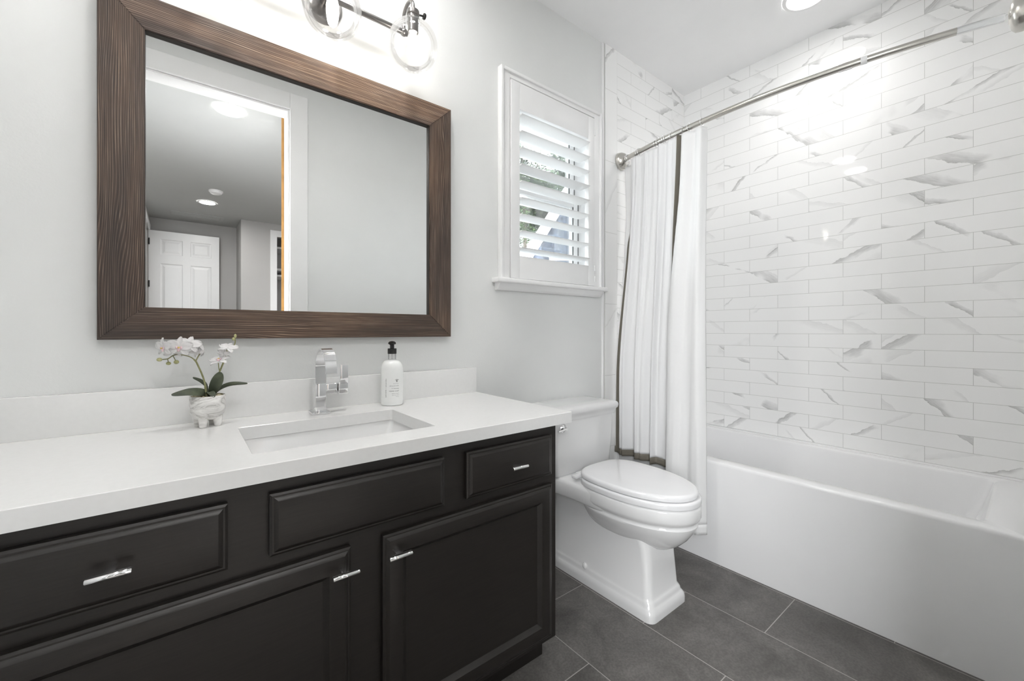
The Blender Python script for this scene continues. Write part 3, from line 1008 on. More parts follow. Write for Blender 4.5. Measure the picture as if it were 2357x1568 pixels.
obj('lever_handle', bm, M['chrome'], fc, smooth=30)
bm = nb(); lathe(bm, [(0.010, 0.0), (0.010, 0.006)], (0.3960, 1.444, 0.916), 16, 'X')
obj('pivot', bm, M['dark_nickel'], fc)

# ------------------------------------------------------------------ soap dispenser
BXc, BYc = 0.594, 1.452
sb = thing('soap_dispenser', 'white hand soap bottle with black pump and printed bee', 'soap bottle', (BXc, BYc, ZR))
bm = nb()
prof = [(0.030, 0.0), (0.037, 0.001), (0.0393, 0.005), (0.0395, 0.02), (0.0395, 0.128)]
for k in range(1, 11):
    a = PI / 2 * k / 10
    prof.append((0.0395 - 0.0265 * (1 - math.cos(a)), 0.128 + 0.034 * math.sin(a)))
prof += [(0.0125, 0.1635)]
lathe(bm, prof, (BXc, BYc, ZR), 48)
obj('bottle', bm, M['soap'], sb, smooth=45)
bm = nb(); lathe(bm, [(0.0138, 0.1622), (0.0140, 0.165), (0.0140, 0.186)], (BXc, BYc, ZR), 32, 'Z', False, False)
lathe(bm, [(0.0034, 0.160), (0.0034, 0.186)], (BXc, BYc, ZR), 12)
obj('neck', bm, M['clear'], sb, smooth=45)
bm = nb(); lathe(bm, [(0.0145, 0.183), (0.0158, 0.1835), (0.0158, 0.2015), (0.0145, 0.2025), (0.0065, 0.2030), (0.0062, 0.2035)], (BXc, BYc, ZR), 32)
obj('collar', bm, M['black_plastic'], sb, smooth=30)
bm = nb()
lathe(bm, [(0.0075, 0.2030), (0.0075, 0.2165), (0.0125, 0.2175), (0.0137, 0.2190), (0.0139, 0.2210), (0.0128, 0.2240), (0.0100, 0.2268), (0.0055, 0.2284), (0.0005, 0.2290)], (BXc, BYc, ZR), 28)
tube(bm, smooth_path([(BXc, BYc, ZR + 0.2225), (BXc - 0.010, BYc - 0.016, ZR + 0.2225), (BXc - 0.018, BYc - 0.029, ZR + 0.2195)], 5), [0.0048] * 6 + [0.0042] * 5, 14)
obj('pump_head', bm, M['black_plastic'], sb, smooth=40)


def wrap_text(txt, size, az, z, mat, parent, name, rot=0.0, align='RIGHT', spacing=1.0, radius=0.0397):
    """Text bent round the bottle; az is the bearing of its anchor, rot turns it in the label plane."""
    cu = bpy.data.curves.new('text', 'FONT')
    cu.body = txt
    cu.size = size
    cu.align_x = align
    cu.space_character = spacing
    cu.resolution_u = 2
    to = bpy.data.objects.new('text', cu)
    COL.objects.link(to)
    dg = bpy.context.evaluated_depsgraph_get()
    me = bpy.data.meshes.new_from_object(to.evaluated_get(dg))
    bpy.data.objects.remove(to)
    bm = bmesh.new(); bm.from_mesh(me)
    bpy.data.meshes.remove(me)
    c, s = math.cos(rot), math.sin(rot)
    for v in bm.verts:
        u, w = v.co.x * c - v.co.y * s, v.co.x * s + v.co.y * c
        a = az + u / radius
        v.co = Vector((BXc + radius * math.cos(a), BYc + radius * math.sin(a), ZR + z + w))
    return obj(name, bm, mat, parent, smooth=0)


AZ = math.atan2(-BYc, -BXc)          # bearing that faces the room's middle
rt = AZ + 0.62
for txt, sz, z, mt, sp_ in (('NATURAL', 0.0040, 0.0775, 'ink2', 1.2), ('almond milk', 0.0068, 0.0690, 'ink2', 1.0), ('+ honey', 0.0070, 0.0600, 'ink', 1.15),
                            ('HAND SOAP', 0.0062, 0.0505, 'ink', 1.0), ('savon fresh', 0.0056, 0.0425, 'ink2', 1.0), ('pour les mains', 0.0042, 0.0370, 'ink2', 1.0),
                            ('16 fl oz', 0.0040, 0.0315, 'ink2', 1.0)):
    wrap_text(txt, sz, rt, z, M[mt], sb, 'printed_text', spacing=sp_)
wrap_text('SAVON / amandes', 0.0072, AZ - 0.50, 0.0305, M['ink'], sb, 'printed_text', rot=PI / 2, align='LEFT', spacing=1.22)
bm = nb()


def label_patch(bm, du, dz, pts):
    vs = []
    for u, w in pts:
        a = AZ + 0.43 + (u + du) / 0.0397
        vs.append(bm.verts.new((BXc + 0.0398 * math.cos(a), BYc + 0.0398 * math.sin(a), ZR + 0.0895 + dz + w)))
    bm.faces.new(vs)


def oval(rx, rz, n=12):
    return [(rx * math.cos(2 * PI * k / n), rz * math.sin(2 * PI * k / n)) for k in range(n)]


label_patch(bm, 0, -0.0022, oval(0.0015, 0.0036))
label_patch(bm, 0, 0.0022, oval(0.0013, 0.0016))
label_patch(bm, 0, 0.0042, oval(0.0008, 0.0008))
for s in (-1, 1):
    label_patch(bm, 0, 0.0015, [(0, 0), (s * 0.0062, 0.0022), (s * 0.0066, 0.0008), (s * 0.004, -0.0006)])
    label_patch(bm, 0, 0.0, [(0, 0), (s * 0.0040, -0.0036), (s * 0.0036, -0.0042)])
    label_patch(bm, 0, 0.004, [(0, 0), (s * 0.0024, 0.0026), (s * 0.0019, 0.0028)])
obj('bee_print', bm, M['ink'], sb, smooth=0)

# ------------------------------------------------------------------ potted orchid
PX, PY = 0.054, 1.442
orc = thing('potted_orchid', 'small white orchid in a swirled grey footed pot', 'plant', (PX, PY, ZR))
bm = nb()
prof = [(0.001, 0.018), (0.018, 0.0185), (0.030, 0.024), (0.038, 0.034), (0.0415, 0.048), (0.0418, 0.085), (0.0405, 0.0862), (0.0385, 0.085), (0.0380, 0.074), (0.001, 0.074)]
lathe(bm, prof, (PX, PY, ZR), 48)
for k in range(4):
    a = -2.05 + k * PI / 2
    fx, fy = PX + 0.025 * math.cos(a), PY + 0.025 * math.sin(a)
    lathe(bm, [(0.0075, 0.0), (0.0085, 0.002), (0.0105, 0.016), (0.012, 0.030)], (fx, fy, ZR), 14)
obj('pot', bm, M['pot'], orc, smooth=50)
bm = nb()
for k in range(130):
    a = random.uniform(0, 2 * PI); r = 0.036 * math.sqrt(random.random())
    sphere(bm, (PX + r * math.cos(a), PY + r * math.sin(a), ZR + 0.078 + random.uniform(0, 0.007)), random.uniform(0.003, 0.006), (1, 1, 0.7), 7, 5)
o = obj('moss', bm, M['moss'], orc); o['kind'] = 'stuff'


def leaf(parent, pts, width, side, fold=0.3):
    path = smooth_path(pts, 8)
    side = Vector(side).normalized()
    n = len(path) - 1
    rings = []
    for i, p in enumerate(path):
        t = i / n
        w = width * (math.sin(PI * min(1, (t * 0.93 + 0.05)) ** 1.25) ** 0.7 * 0.92 + 0.08 * (1 - t))
        tan = (path[min(n, i + 1)] - path[max(0, i - 1)]).normalized()
        s = (side - tan * side.dot(tan)).normalized()
        nr = tan.cross(s)
        th = 0.0009
        row = []
        for u in (-1, -0.55, 0, 0.55, 1):
            row.append(p + s * w * u + nr * (fold * w * abs(u)) + nr * th)
        for u in (1, 0.55, 0, -0.55, -1):
            row.append(p + s * w * u + nr * (fold * w * abs(u)) - nr * th)
        rings.append(row)
    bm = nb()
    loft(bm, rings)
    return obj('leaf', bm, M['leaf'], parent, smooth=60)


BZ = ZR + 0.078
leaf(orc, [(0.052, 1.440, BZ), (0.045, 1.425, 0.935), (0.012, 1.405, 0.942), (-0.024, 1.395, 0.938)], 0.0125, (0.35, 0.75, 0.55), 0.15)
leaf(orc, [(0.060, 1.440, BZ), (0.066, 1.430, 0.942), (0.075, 1.425, 0.968), (0.082, 1.425, 0.9885)], 0.0155, (0.85, -0.35, -0.35), 0.2)
leaf(orc, [(0.062, 1.445, BZ), (0.082, 1.448, 0.938), (0.108, 1.445, 0.9495), (0.148, 1.440, 0.9495)], 0.0095, (0.1, 0.85, 0.5), 0.25)
leaf(orc, [(0.056, 1.445, BZ), (0.052, 1.448, 0.950), (0.040, 1.446, 0.966), (0.021, 1.444, 0.976)], 0.0075, (0.4, 0.8, 0.35), 0.3)
leaf(orc, [(0.052, 1.438, BZ), (0.056, 1.424, 0.934), (0.062, 1.412, 0.930), (0.066, 1.402, 0.922)], 0.009, (0.9, 0.2, 0.1), 0.2)


def stem(parent, pts, r, name='stem'):
    bm = nb(); tube(bm, smooth_path(pts, 6), r, 8)
    return obj(name, bm, M['stem'], parent, smooth=60)


stem(orc, [(0.052, 1.436, BZ), (0.050, 1.430, 0.925), (0.0471, 1.427, 0.957), (0.0414, 1.425, 0.981), (0.0318, 1.425, 1.009), (0.0252, 1.425, 1.0236), (0.0120, 1.426, 1.035), (-0.010, 1.428, 1.041), (-0.0216, 1.425, 1.0385), (-0.0288, 1.424, 1.0328), (-0.034, 1.424, 1.0300), (-0.0440, 1.424, 1.0292)], [0.0028] * 12 + [0.0022] * 20 + [0.0014] * 35)
stem(orc, [(0.0270, 1.425, 1.0225), (0.0320, 1.427, 1.034), (0.0390, 1.430, 1.047)], 0.0015)
stem(orc, [(-0.0216, 1.425, 1.0385), (-0.018, 1.423, 1.030), (-0.0155, 1.422, 1.0235)], 0.0010)
stem(orc, [(-0.0325, 1.424, 1.0305), (-0.0315, 1.423, 1.025), (-0.0308, 1.422, 1.020)], 0.0010)
stem(orc, [(0.060, 1.440, BZ), (0.0660, 1.434, 0.945), (0.0805, 1.430, 0.9894), (0.0906, 1.430, 1.0182), (0.0967, 1.430, 1.0352), (0.1079, 1.430, 1.0484), (0.1165, 1.430, 1.0690), (0.1168, 1.430, 1.083)], [0.0022] * 20 + [0.0015] * 23)
stem(orc, [(0.0805, 1.430, 0.9894), (0.0785, 1.430, 1.001), (0.0775, 1.430, 1.014)], 0.0012)
stem(orc, [(0.0985, 1.430, 1.0375), (0.0975, 1.429, 1.045), (0.0972, 1.428, 1.052)], 0.0012)
for (c, r, sz) in (((-0.0489, 1.424, 1.0291), 0.0062, (1, 0.9, 0.8)), ((-0.0305, 1.422, 1.0185), 0.0056, (1, 0.9, 0.8)), ((-0.0144, 1.421, 1.0215), 0.0060, (1, 0.9, 0.9)),
                   ((0.1172, 1.430, 1.0895), 0.0044, (0.8, 0.8, 1.35)), ((0.1128, 1.429, 1.0810), 0.0042, (0.85, 0.85, 1.1))):
    bm = nb(); sphere(bm, c, r, sz, 14, 10)
    obj('bud', bm, M['bud'], orc, smooth=60)


def flower(parent, c, face, up, size, lip=True, droop=0.25):
    c = Vector(c)
    f = Vector(face).normalized()
    u = Vector(up); u = (u - f * u.dot(f)).normalized()
    r = u.cross(f)
    bm = nb()
    #           angle  length width
    for ang, ln, wd, lay in ((0, 0.95, 0.50, 0), (128, 0.92, 0.44, 0), (-128, 0.92, 0.44, 0), (66, 1.0, 0.82, 1), (-66, 1.0, 0.82, 1)):
        a = math.radians(ang)
        d = u * math.cos(a) + r * math.sin(a)
        s = f.cross(d)
        rows = []
        nn = 9
        for i in range(nn + 1):
            t = i / nn
            w = size * wd * 0.5 * (math.sin(PI * (t * 0.90 + 0.07)) ** 0.62)
            cen = c + d * (size * ln * t) + f * (size * (0.16 * t - droop * t * t) + lay * 0.0007)
            row = []
            for k in range(-3, 4):
                q = k / 3
                wav = 0.07 * size * math.sin(5 * q + 7 * t + ang) * t
                row.append(cen + s * (w * q) + f * (wav + 0.10 * size * abs(q) * (t - 0.2)))
            rows.append(row)
        loft(bm, rows, False, False, False)
    fl = obj('flower', bm, M['petal'], parent, smooth=180)
    sol = fl.modifiers.new('thickness', 'SOLIDIFY'); sol.thickness = 0.0006
    if lip:
        bm = nb()
        q = Matrix((r, u, f)).transposed()
        sphere(bm, c + f * 0.004 - u * size * 0.16, size * 0.13, (1.0, 1.5, 0.6), 12, 8, q)
        sphere(bm, c + f * 0.004 + r * size * 0.16, size * 0.12, (0.7, 1.2, 0.6), 10, 7, q)
        sphere(bm, c + f * 0.004 - r * size * 0.16, size * 0.12, (0.7, 1.2, 0.6), 10, 7, q)
        lp = obj('lip', bm, M['lip'], fl, smooth=60); lp['label'] = 'pink speckled lip'
        bm = nb(); sphere(bm, c + f * 0.0055, size * 0.085, (1, 1, 0.8), 10, 8)
        obj('column', bm, M['yellow'], fl, smooth=60)
    return fl


flower(orc, (-0.0400, 1.412, 1.0600), (-0.75, -0.55, -0.12), (0.1, 0.1, 1), 0.028)
flower(orc, (-0.0080, 1.405, 1.0600), (-0.30, -0.92, 0.05), (0.10, 0, 1), 0.031)
flower(orc, (0.0120, 1.418, 1.0660), (0.05, -0.80, 0.45), (0.25, 0.5, 1), 0.029)
flower(orc, (-0.0220, 1.424, 1.0500), (-0.2, -0.75, -0.5), (0.1, -0.1, 1), 0.026, False)
flower(orc, (0.0440, 1.432, 1.0510), (0.75, -0.1, 0.10), (0.05, 0.3, 1), 0.021, False, 0.6)
flower(orc, (0.0260, 1.440, 1.0480), (0.5, -0.6, -0.4), (0.6, 0, 0.7), 0.020, False)
flower(orc, (0.0790, 1.424, 1.0220), (-0.30, -0.45, 0.85), (0.2, 0.85, 0.5), 0.027)
flower(orc, (0.0985, 1.424, 1.0560), (-0.10, -0.55, 0.80), (0.45, 0.7, 0.5), 0.026, False)
flower(orc, (0.0900, 1.434, 1.0390), (-0.5, -0.75, 0.1), (0.1, 0.1, 1), 0.018, False)

# ------------------------------------------------------------------ framed mirror
MX0, MX1, MZ0, MZ1 = -0.1750, 0.8690, 1.0810, 2.0190
IX0, IX1, IZ0, IZ1 = -0.0825, 0.7715, 1.1690, 1.9250
YM = 1.505
mr = thing('wall_mirror', 'large wall mirror in a wide dark stained wood frame above the vanity', 'mirror', (0.347, W, 1.55))


def rail(pts_out, pts_in, mat, parent):
    """One mitred rail; outer and inner edge end points in (x, z)."""
    q = [pts_out[0], pts_out[1], pts_in[1], pts_in[0]]
    bm = nb()
    front = [bm.verts.new((x, YM, z)) for x, z in q]
    backv = [bm.verts.new((x, W - 0.001, z)) for x, z in q]
    bm.faces.new(front)
    bm.faces.new(list(reversed(backv)))
    for i in range(4):
        j = (i + 1) % 4
        bm.faces.new((front[i], front[j], backv[j], backv[i]))
    bmesh.ops.bevel(bm, geom=[e for e in bm.edges if all(abs(v.co.y - YM) < 1e-6 for v in e.verts)], offset=0.0016, segments=2, affect='EDGES')
    o = obj('frame_rail', bm, mat, parent, smooth=30)
    return o


rail([(MX0, MZ1), (MX1, MZ1)], [(IX0, IZ1), (IX1, IZ1)], M['wood_t_lit'], mr)
rail([(MX0, MZ0), (MX1, MZ0)], [(IX0, IZ0), (IX1, IZ0)], M['wood_h'], mr)
rail([(MX0, MZ0), (MX0, MZ1)], [(IX0, IZ0), (IX0, IZ1)], M['wood_v'], mr)
rail([(MX1, MZ0), (MX1, MZ1)], [(IX1, IZ0), (IX1, IZ1)], M['wood_r'], mr)
bm = nb(); box(bm, (IX0 - 0.01, 1.520, IZ0 - 0.01), (IX1 + 0.01, 1.526, IZ1 + 0.01))
obj('mirror_glass', bm, M['mirror'], mr, smooth=0)
bm = nb()
box(bm, (IX0 - 0.001, YM + 0.004, IZ1 - 0.0012), (IX1 + 0.001, 1.520, IZ1 + 0.001))
box(bm, (IX0 - 0.001, YM + 0.004, IZ0 - 0.001), (IX0 + 0.0012, 1.520, IZ1))
box(bm, (IX1 - 0.0012, YM + 0.004, IZ0 - 0.001), (IX1 + 0.001, 1.520, IZ1))
obj('inner_edge', bm, M['wood_in'], mr, smooth=0)

# ------------------------------------------------------------------ vanity light
GX = [0.099, 0.377, 0.655]
GY, GZ, GR = 1.408, 2.142, 0.0885
vl = thing('vanity_light', 'nickel vanity light bar with clear glass globes above the mirror', 'wall lamp', (0.377, W, 2.235))
bm = nb(); lathe(bm, [(0.066, 0.0), (0.066, -0.010), (0.058, -0.018), (0.001, -0.020)], (0.377, W, 2.235), 40, 'Y')
obj('back_plate', bm, M['dark_nickel'], vl, smooth=40)
bm = nb(); lathe(bm, [(0.012, -0.018), (0.012, -0.055)], (0.377, W, 2.235), 20, 'Y')
obj('stand_off', bm, M['dark_nickel'], vl, smooth=40)
bm = nb(); tube(bm, [(0.085, 1.488, 2.235), (0.669, 1.488, 2.235)], 0.0100, 18)
obj('bar', bm, M['dark_nickel'], vl, smooth=40)
for gx in GX:
    bm = nb()
    arc = [(gx, 1.488, 2.228), (gx, 1.490, 2.262)]
    for k in range(0, 13):
        a = PI * k / 12
        arc.append((gx, 1.449 + 0.041 * math.cos(a), 2.285 + 0.036 * math.sin(a)))
    arc.append((gx, GY, 2.262))
    tube(bm, arc, 0.0066, 14)
    sphere(bm, (gx, 1.488, 2.235), 0.0145, (1, 1, 1), 14, 10)
    obj('arm', bm, M['dark_nickel'], vl, smooth=50)
    bm = nb(); lathe(bm, [(0.008, 2.268), (0.022, 2.266), (0.0225, 2.256), (0.0225, 2.252), (0.0185, 2.250), (0.0185, 2.190), (0.0165, 2.188), (0.012, 2.190)], (gx, GY, 0), 28)
    sk_ = obj('socket', bm, M['dark_nickel'], vl, smooth=35)
    bm = nb(); tube(bm, [(gx + 0.020, GY - 0.004, 2.260), (gx + 0.038, GY - 0.010, 2.260)], 0.0032, 10)
    lathe(bm, [(0.0105, 0.0), (0.0105, 0.005), (0.009, 0.007)], (gx + 0.037, GY - 0.010, 2.260), 16, 'X')
    obj('thumb_screw', bm, M['black_metal'], sk_, smooth=35)
    # glass globe with a neck at the top
    bm = nb()
    prof = []
    for k in range(0, 41):
        a = -PI / 2 + (PI - 0.30) * k / 40
        prof.append((max(0.0004, GR * math.cos(a)), GZ + GR * math.sin(a)))
    prof += [(0.0255, GZ + GR + 0.004), (0.0265, 2.247), (0.0285, 2.251)]
    lathe(bm, prof, (gx, GY, 0), 56, 'Z', True, False)
    obj('globe', bm, M['globe'], vl, smooth=60)
    bm = nb()
    bp_ = [(0.0115, 2.196), (0.0120, 2.182), (0.0165, 2.165), (0.0195, 2.150), (0.0185, 2.125), (0.0165, 2.105), (0.0135, 2.093), (0.008, 2.086), (0.0006, 2.0845)]
    lathe(bm, bp_, (gx, GY, 0), 28)
    b_ = obj('bulb', bm, M['bulb'], vl, smooth=60); b_['label'] = 'glowing bulb'

# ------------------------------------------------------------------ window, shutter and what lies outside
wd = struct_root('window_1', 'white cased window with sill beside the tub', 'window', (1.485, W, 1.8))


def casing_piece(lo, hi, inner_axis, inner_sign, name='casing'):
    bm = nb(); box(bm, lo, hi, 0.002)
    return struct(name, bm, M['trim'], wd)


YC = 1.518
OX0, OX1, OZ1 = 1.137, 1.836, 2.316
for lo, hi in (((OX0, YC, 1.346), (WX0 + 0.001, W - 0.0005, OZ1)), ((WX1 - 0.001, YC, 1.346), (OX1, W - 0.0005, OZ1)), ((WX0 + 0.001, YC, WZ1 - 0.001), (WX1 - 0.001, W - 0.0005, OZ1))):
    bm = nb(); box(bm, lo, hi, 0.002)
    struct('casing', bm, M['trim'], wd, smooth=30)
# raised outer bead of the casing
for lo, hi in (((OX0 - 0.004, YC - 0.008, 1.346), (OX0 + 0.012, W - 0.0006, OZ1 + 0.004)), ((OX1 - 0.012, YC - 0.008, 1.346), (OX1 + 0.004, W - 0.0006, OZ1 + 0.004)), ((OX0 + 0.012, YC - 0.008, OZ1 - 0.012), (OX1 - 0.012, W - 0.0006, OZ1 + 0.004))):
    bm = nb(); box(bm, lo, hi, 0.004, 3)
    struct('outer_bead', bm, M['trim'], wd, smooth=30)
bm = nb(); box(bm, (OX0 - 0.040, 1.482, 1.324), (OX1 + 0.022, W - 0.0005, 1.346), 0.006, 3)
struct('sill', bm, M['trim'], wd, smooth=40)
bm = nb()
ap = [(1.497, 1.324), (1.499, 1.318), (1.505, 1.312), (1.508, 1.304), (1.514, 1.297), (1.520, 1.292), (W - 0.0005, 1.292), (W - 0.0005, 1.324)]
loft(bm, [[(xx, a, b) for a, b in ap] for xx in (OX0 - 0.020, OX1 - 0.004)])
struct('apron', bm, M['trim'], wd, smooth=30)
# reveal
bm = nb()
box(bm, (WX0 - 0.001, W - 0.001, WZ0), (WX0 + 0.008, 1.700, WZ1))
box(bm, (WX1 - 0.008, W - 0.001, WZ0), (WX1 + 0.001, 1.700, WZ1))
box(bm, (WX0, W - 0.001, WZ1 - 0.008), (WX1, 1.700, WZ1 + 0.001))
box(bm, (WX0, W - 0.001, WZ0 - 0.001), (WX1, 1.700, WZ0 + 0.008))
struct('reveal', bm, M['trim'], wd)
# sashes: upper outside, lower inside, meeting at mid height
def sash(x0, x1, z0, z1, y0, y1, s=0.038):
    bm = nb()
    box(bm, (x0, y0, z0), (x0 + s, y1, z1), 0.003)
    box(bm, (x1 - s, y0, z0), (x1, y1, z1), 0.003)
    box(bm, (x0 + s, y0, z0), (x1 - s, y1, z0 + s), 0.003)
    box(bm, (x0 + s, y0, z1 - s), (x1 - s, y1, z1), 0.003)
    f = struct('sash', bm, M['trim'], wd, smooth=30)
    bm = nb()
    box(bm, (x1 - s - 0.0035, y0 + 0.002, z0 + s), (x1 - s, y0 + 0.006, z1 - s))
    box(bm, (x1 - 0.004, y0 - 0.0015, z0), (x1 - 0.0005, y0 + 0.001, z1))
    struct('seal', bm, M['gap'], f)
    bm = nb(); box(bm, (x0 + s - 0.002, (y0 + y1) / 2 - 0.002, z0 + s - 0.002), (x1 - s + 0.002, (y0 + y1) / 2 + 0.002, z1 - s + 0.002))
    struct('pane', bm, M['glass'], f)
sash(WX0 + 0.012, WX1 - 0.012, WZ0 + 0.012, 1.842, 1.628, 1.654)
sash(WX0 + 0.012, WX1 - 0.012, 1.806, WZ1 - 0.012, 1.658, 1.684)

sh = thing('window_shutter', 'white plantation shutter with tilted louvers in the window', 'shutter', (1.485, 1.515, 1.36))
SHX0, SHX1, SHZ0, SHZ1 = 1.1925, 1.7765, 1.3515, 2.2740
SOX0, SOX1, SOZ0, SOZ1 = 1.2440, 1.7270, 1.4590, 2.1500
YS0, YS1 = 1.5130, 1.5400
for lo, hi in (((SHX0, YS0, SHZ0), (SOX0, YS1, SHZ1)), ((SOX1, YS0, SHZ0), (SHX1, YS1, SHZ1))):
    bm = nb(); box(bm, lo, hi, 0.002); obj('stile', bm, M['trim'], sh, smooth=30)
for lo, hi in (((SOX0, YS0 + 0.0005, SHZ0), (SOX1, YS1, SOZ0)), ((SOX0, YS0 + 0.0005, SOZ1), (SOX1, YS1, SHZ1))):
    bm = nb(); box(bm, lo, hi, 0.0015); obj('rail', bm, M['trim'], sh, smooth=30)
for k in range(9):
    zc = 2.122 - k * 0.0785
    bm = nb()
    ring = []
    nseg = 20
    for i in range(nseg):
        a = 2 * PI * i / nseg
        dy, dz = 0.0440 * math.cos(a), 0.0052 * math.sin(a)
        t_ = math.radians(-4)
        ring.append((1.5420 + dy * math.cos(t_) - dz * math.sin(t_), zc + dy * math.sin(t_) + dz * math.cos(t_)))
    loft(bm, [[(xx, y, z) for y, z in ring] for xx in (SOX0 + 0.002, SOX1 - 0.002)])
    obj('louver', bm, M['trim'], sh, smooth=40)
for zz in (2.18, 1.435, 1.375):
    bm = nb(); box(bm, (SHX1 - 0.001, YS0 - 0.003, zz), (SHX1 + 0.006, YS0 + 0.003, zz + 0.03), 0.001)
    obj('hinge', bm, M['trim'], sh)

# outside: light-bouncing ground, trees and the neighbour's gable
bm = nb(); box(bm, (-20, 3.0, -3.2), (45, 60, -3.0))
struct('ground', bm, M['bounce_ground'], label='ground far below the window, made pale to bounce light up', cat='ground')


def tree(c, base, crown_r, n, seed, leafmat, label, trunk_r=0.18):
    rnd = random.Random(seed)
    t = thing('tree', label, 'tree', (c[0], c[1], base), 'trees outside the window')
    bm = nb()
    top = Vector((c[0], c[1], c[2]))
    tube(bm, smooth_path([(c[0], c[1], base), (c[0] + 0.15, c[1], (base + c[2]) / 2), top], 6), [trunk_r] * 7 + [trunk_r * 0.6] * 6, 10)
    for k in range(9):
        d = Vector((rnd.uniform(-1, 1), rnd.uniform(-1, 1), rnd.uniform(-0.2, 0.9))).normalized()
        st = top - Vector((0, 0, rnd.uniform(0.2, 1.6)))
        tube(bm, smooth_path([st, st + d * crown_r * 0.45 + Vector((0, 0, 0.1)), st + d * crown_r * 0.9], 5), [0.08] * 6 + [0.035] * 5, 7)
    obj('trunk', bm, M['bark'], t, smooth=60)
    bm = nb()
    clumps = []
    for k in range(90):
        d = Vector((rnd.gauss(0, 1), rnd.gauss(0, 1), rnd.gauss(0, 0.8))).normalized() * crown_r * rnd.uniform(0.35, 1.0)
        clumps.append((top + d, rnd.uniform(0.30, 0.62) * crown_r * 0.55))
    for k in range(n):
        cc, cr = clumps[k % len(clumps)]
        p = cc + Vector((rnd.gauss(0, 1), rnd.gauss(0, 1), rnd.gauss(0, 1))).normalized() * cr * rnd.uniform(0.3, 1.0)
        a = Vector((rnd.gauss(0, 1), rnd.gauss(0, 1), rnd.gauss(0, 1))).normalized()
        b = a.orthogonal().normalized()
        l_ = rnd.uniform(0.07, 0.13)
        vs = [bm.verts.new(p + a * l_), bm.verts.new(p + b * l_ * 0.5), bm.verts.new(p - a * l_), bm.verts.new(p - b * l_ * 0.5)]
        bm.faces.new(vs)
    f = obj('foliage', bm, M[leafmat], t, smooth=0)
    f['kind'] = 'stuff'
    return t


tree((15.0, 17.9, 8.6), -3.0, 3.3, 34000, 3, 'leaves1', 'bright green tree nearest the window behind the louvers')
tree((23.6, 25.5, 11.0), -3.0, 4.4, 30000, 5, 'leaves2', 'darker green tree farther off, between the nearer tree and the gable')

# built about its own corner with the ridge along +y, then turned so that the gable faces the window
hs = thing('neighbour_house', 'blue grey gabled house with white rake board outside window', 'house', (0, 0, 0))
gx0, gx1, gz0, gz1 = -0.165, 2.60, 3.0, 7.37
bodyp = [(gx0, -3.0), (2 * gx1 - gx0, -3.0), (2 * gx1 - gx0, gz0), (gx1, gz1), (gx0, gz0)]
bm = nb()
loft(bm, [[(x, y, z) for x, z in bodyp] for y in (0.0, 4.5)])
obj('gable_wall', bm, M['siding'], hs, smooth=0)
d_ = Vector((gx1 - gx0, 0, gz1 - gz0)).normalized()
n_ = Vector((-d_.z, 0, d_.x))
p0 = Vector((gx0 - 0.40 * d_.x, 0, gz0 - 0.40 * d_.z)); p1 = Vector((gx1, 0, gz1))
for s in (0, 1):
    for nm, lo_n, hi_n, ya, yb_, mt in (('rake_board', -0.15, 0.15, -0.07, -0.001, 'trim'), ('roof', 0.02, 0.13, 0.001, 4.7, 'roof')):
        q = [p0 + n_ * lo_n, p1 + n_ * lo_n, p1 + n_ * hi_n, p0 + n_ * hi_n]
        if s:
            q = [Vector((2 * gx1 - v.x, 0, v.z)) for v in q]
        bm = nb()
        loft(bm, [[(v.x, y, v.z) for v in q] for y in (ya, yb_)])
        obj(nm, bm, M[mt], hs, smooth=0)
bm = nb(); box(bm, (0.62, -0.05, 2.0), (1.30, 0.02, 3.22))
wf = obj('window_frame', bm, M['trim'], hs, smooth=0)
bm = nb(); box(bm, (0.70, -0.06, 2.1), (1.22, -0.049, 3.12))
obj('pane', bm, M['siding'], wf, smooth=0)
hs.location = (7.80, 9.13, 0.0)
hs.rotation_euler = (0, 0, math.atan2(-0.677, 0.736))

# ------------------------------------------------------------------ bathtub
tb = thing('bathtub', 'white alcove bathtub with a flat apron below marble tiles', 'bathtub', (2.36, 0.78, 0))
TXA, TYN, TYF, TZ = 1.984, TE + 0.001, TY - 0.001, 0.482
bm = nb()
OX = (TXA, TX - 0.001)
def rr_tub(x0, x1, y0, y1, r, z):
    return rrect(x0, x1, y0, y1, r, z, 6)
rings = [rr_tub(TXA, TX - 0.001, TYN, TYF, 0.002, 0.0), rr_tub(TXA, TX - 0.001, TYN, TYF, 0.002, TZ - 0.014), rr_tub(TXA + 0.0015, TX - 0.001, TYN, TYF, 0.003, TZ - 0.006),
         rr_tub(TXA + 0.006, TX - 0.001, TYN, TYF, 0.004, TZ - 0.0015), rr_tub(TXA + 0.013, TX - 0.002, TYN + 0.001, TYF - 0.001, 0.004, TZ),
         rr_tub(TXA + 0.068, 2.672, TYN + 0.075, TYF - 0.075, 0.03, TZ), rr_tub(TXA + 0.075, 2.665, TYN + 0.083, TYF - 0.083, 0.03, TZ - 0.003),
         rr_tub(TXA + 0.079, 2.661, TYN + 0.088, TYF - 0.086, 0.03, TZ - 0.012),
         rr_tub(TXA + 0.100, 2.640, TYN + 0.160, TYF - 0.11, 0.04, 0.24), rr_tub(TXA + 0.115, 2.625, TYN + 0.235, TYF - 0.13, 0.05, 0.12),
         rr_tub(TXA + 0.150, 2.590, TYN + 0.29, TYF - 0.17, 0.05, 0.098)]
loft(bm, rings, True, True, True)
obj('tub_shell', bm, M['acrylic'], tb, smooth=40)
bm = nb(); box(bm, (2.704, TYN + 0.004, TZ - 0.002), (TX - 0.0015, TYF - 0.004, TZ + 0.0042), 0.0012, 2)
obj('tile_flange', bm, M['acrylic'], tb, smooth=40)
bm = nb(); lathe(bm, [(0.026, 0.0), (0.026, 0.002), (0.018, 0.004), (0.001, 0.003)], (2.36, 0.5, 0.0985), 24)
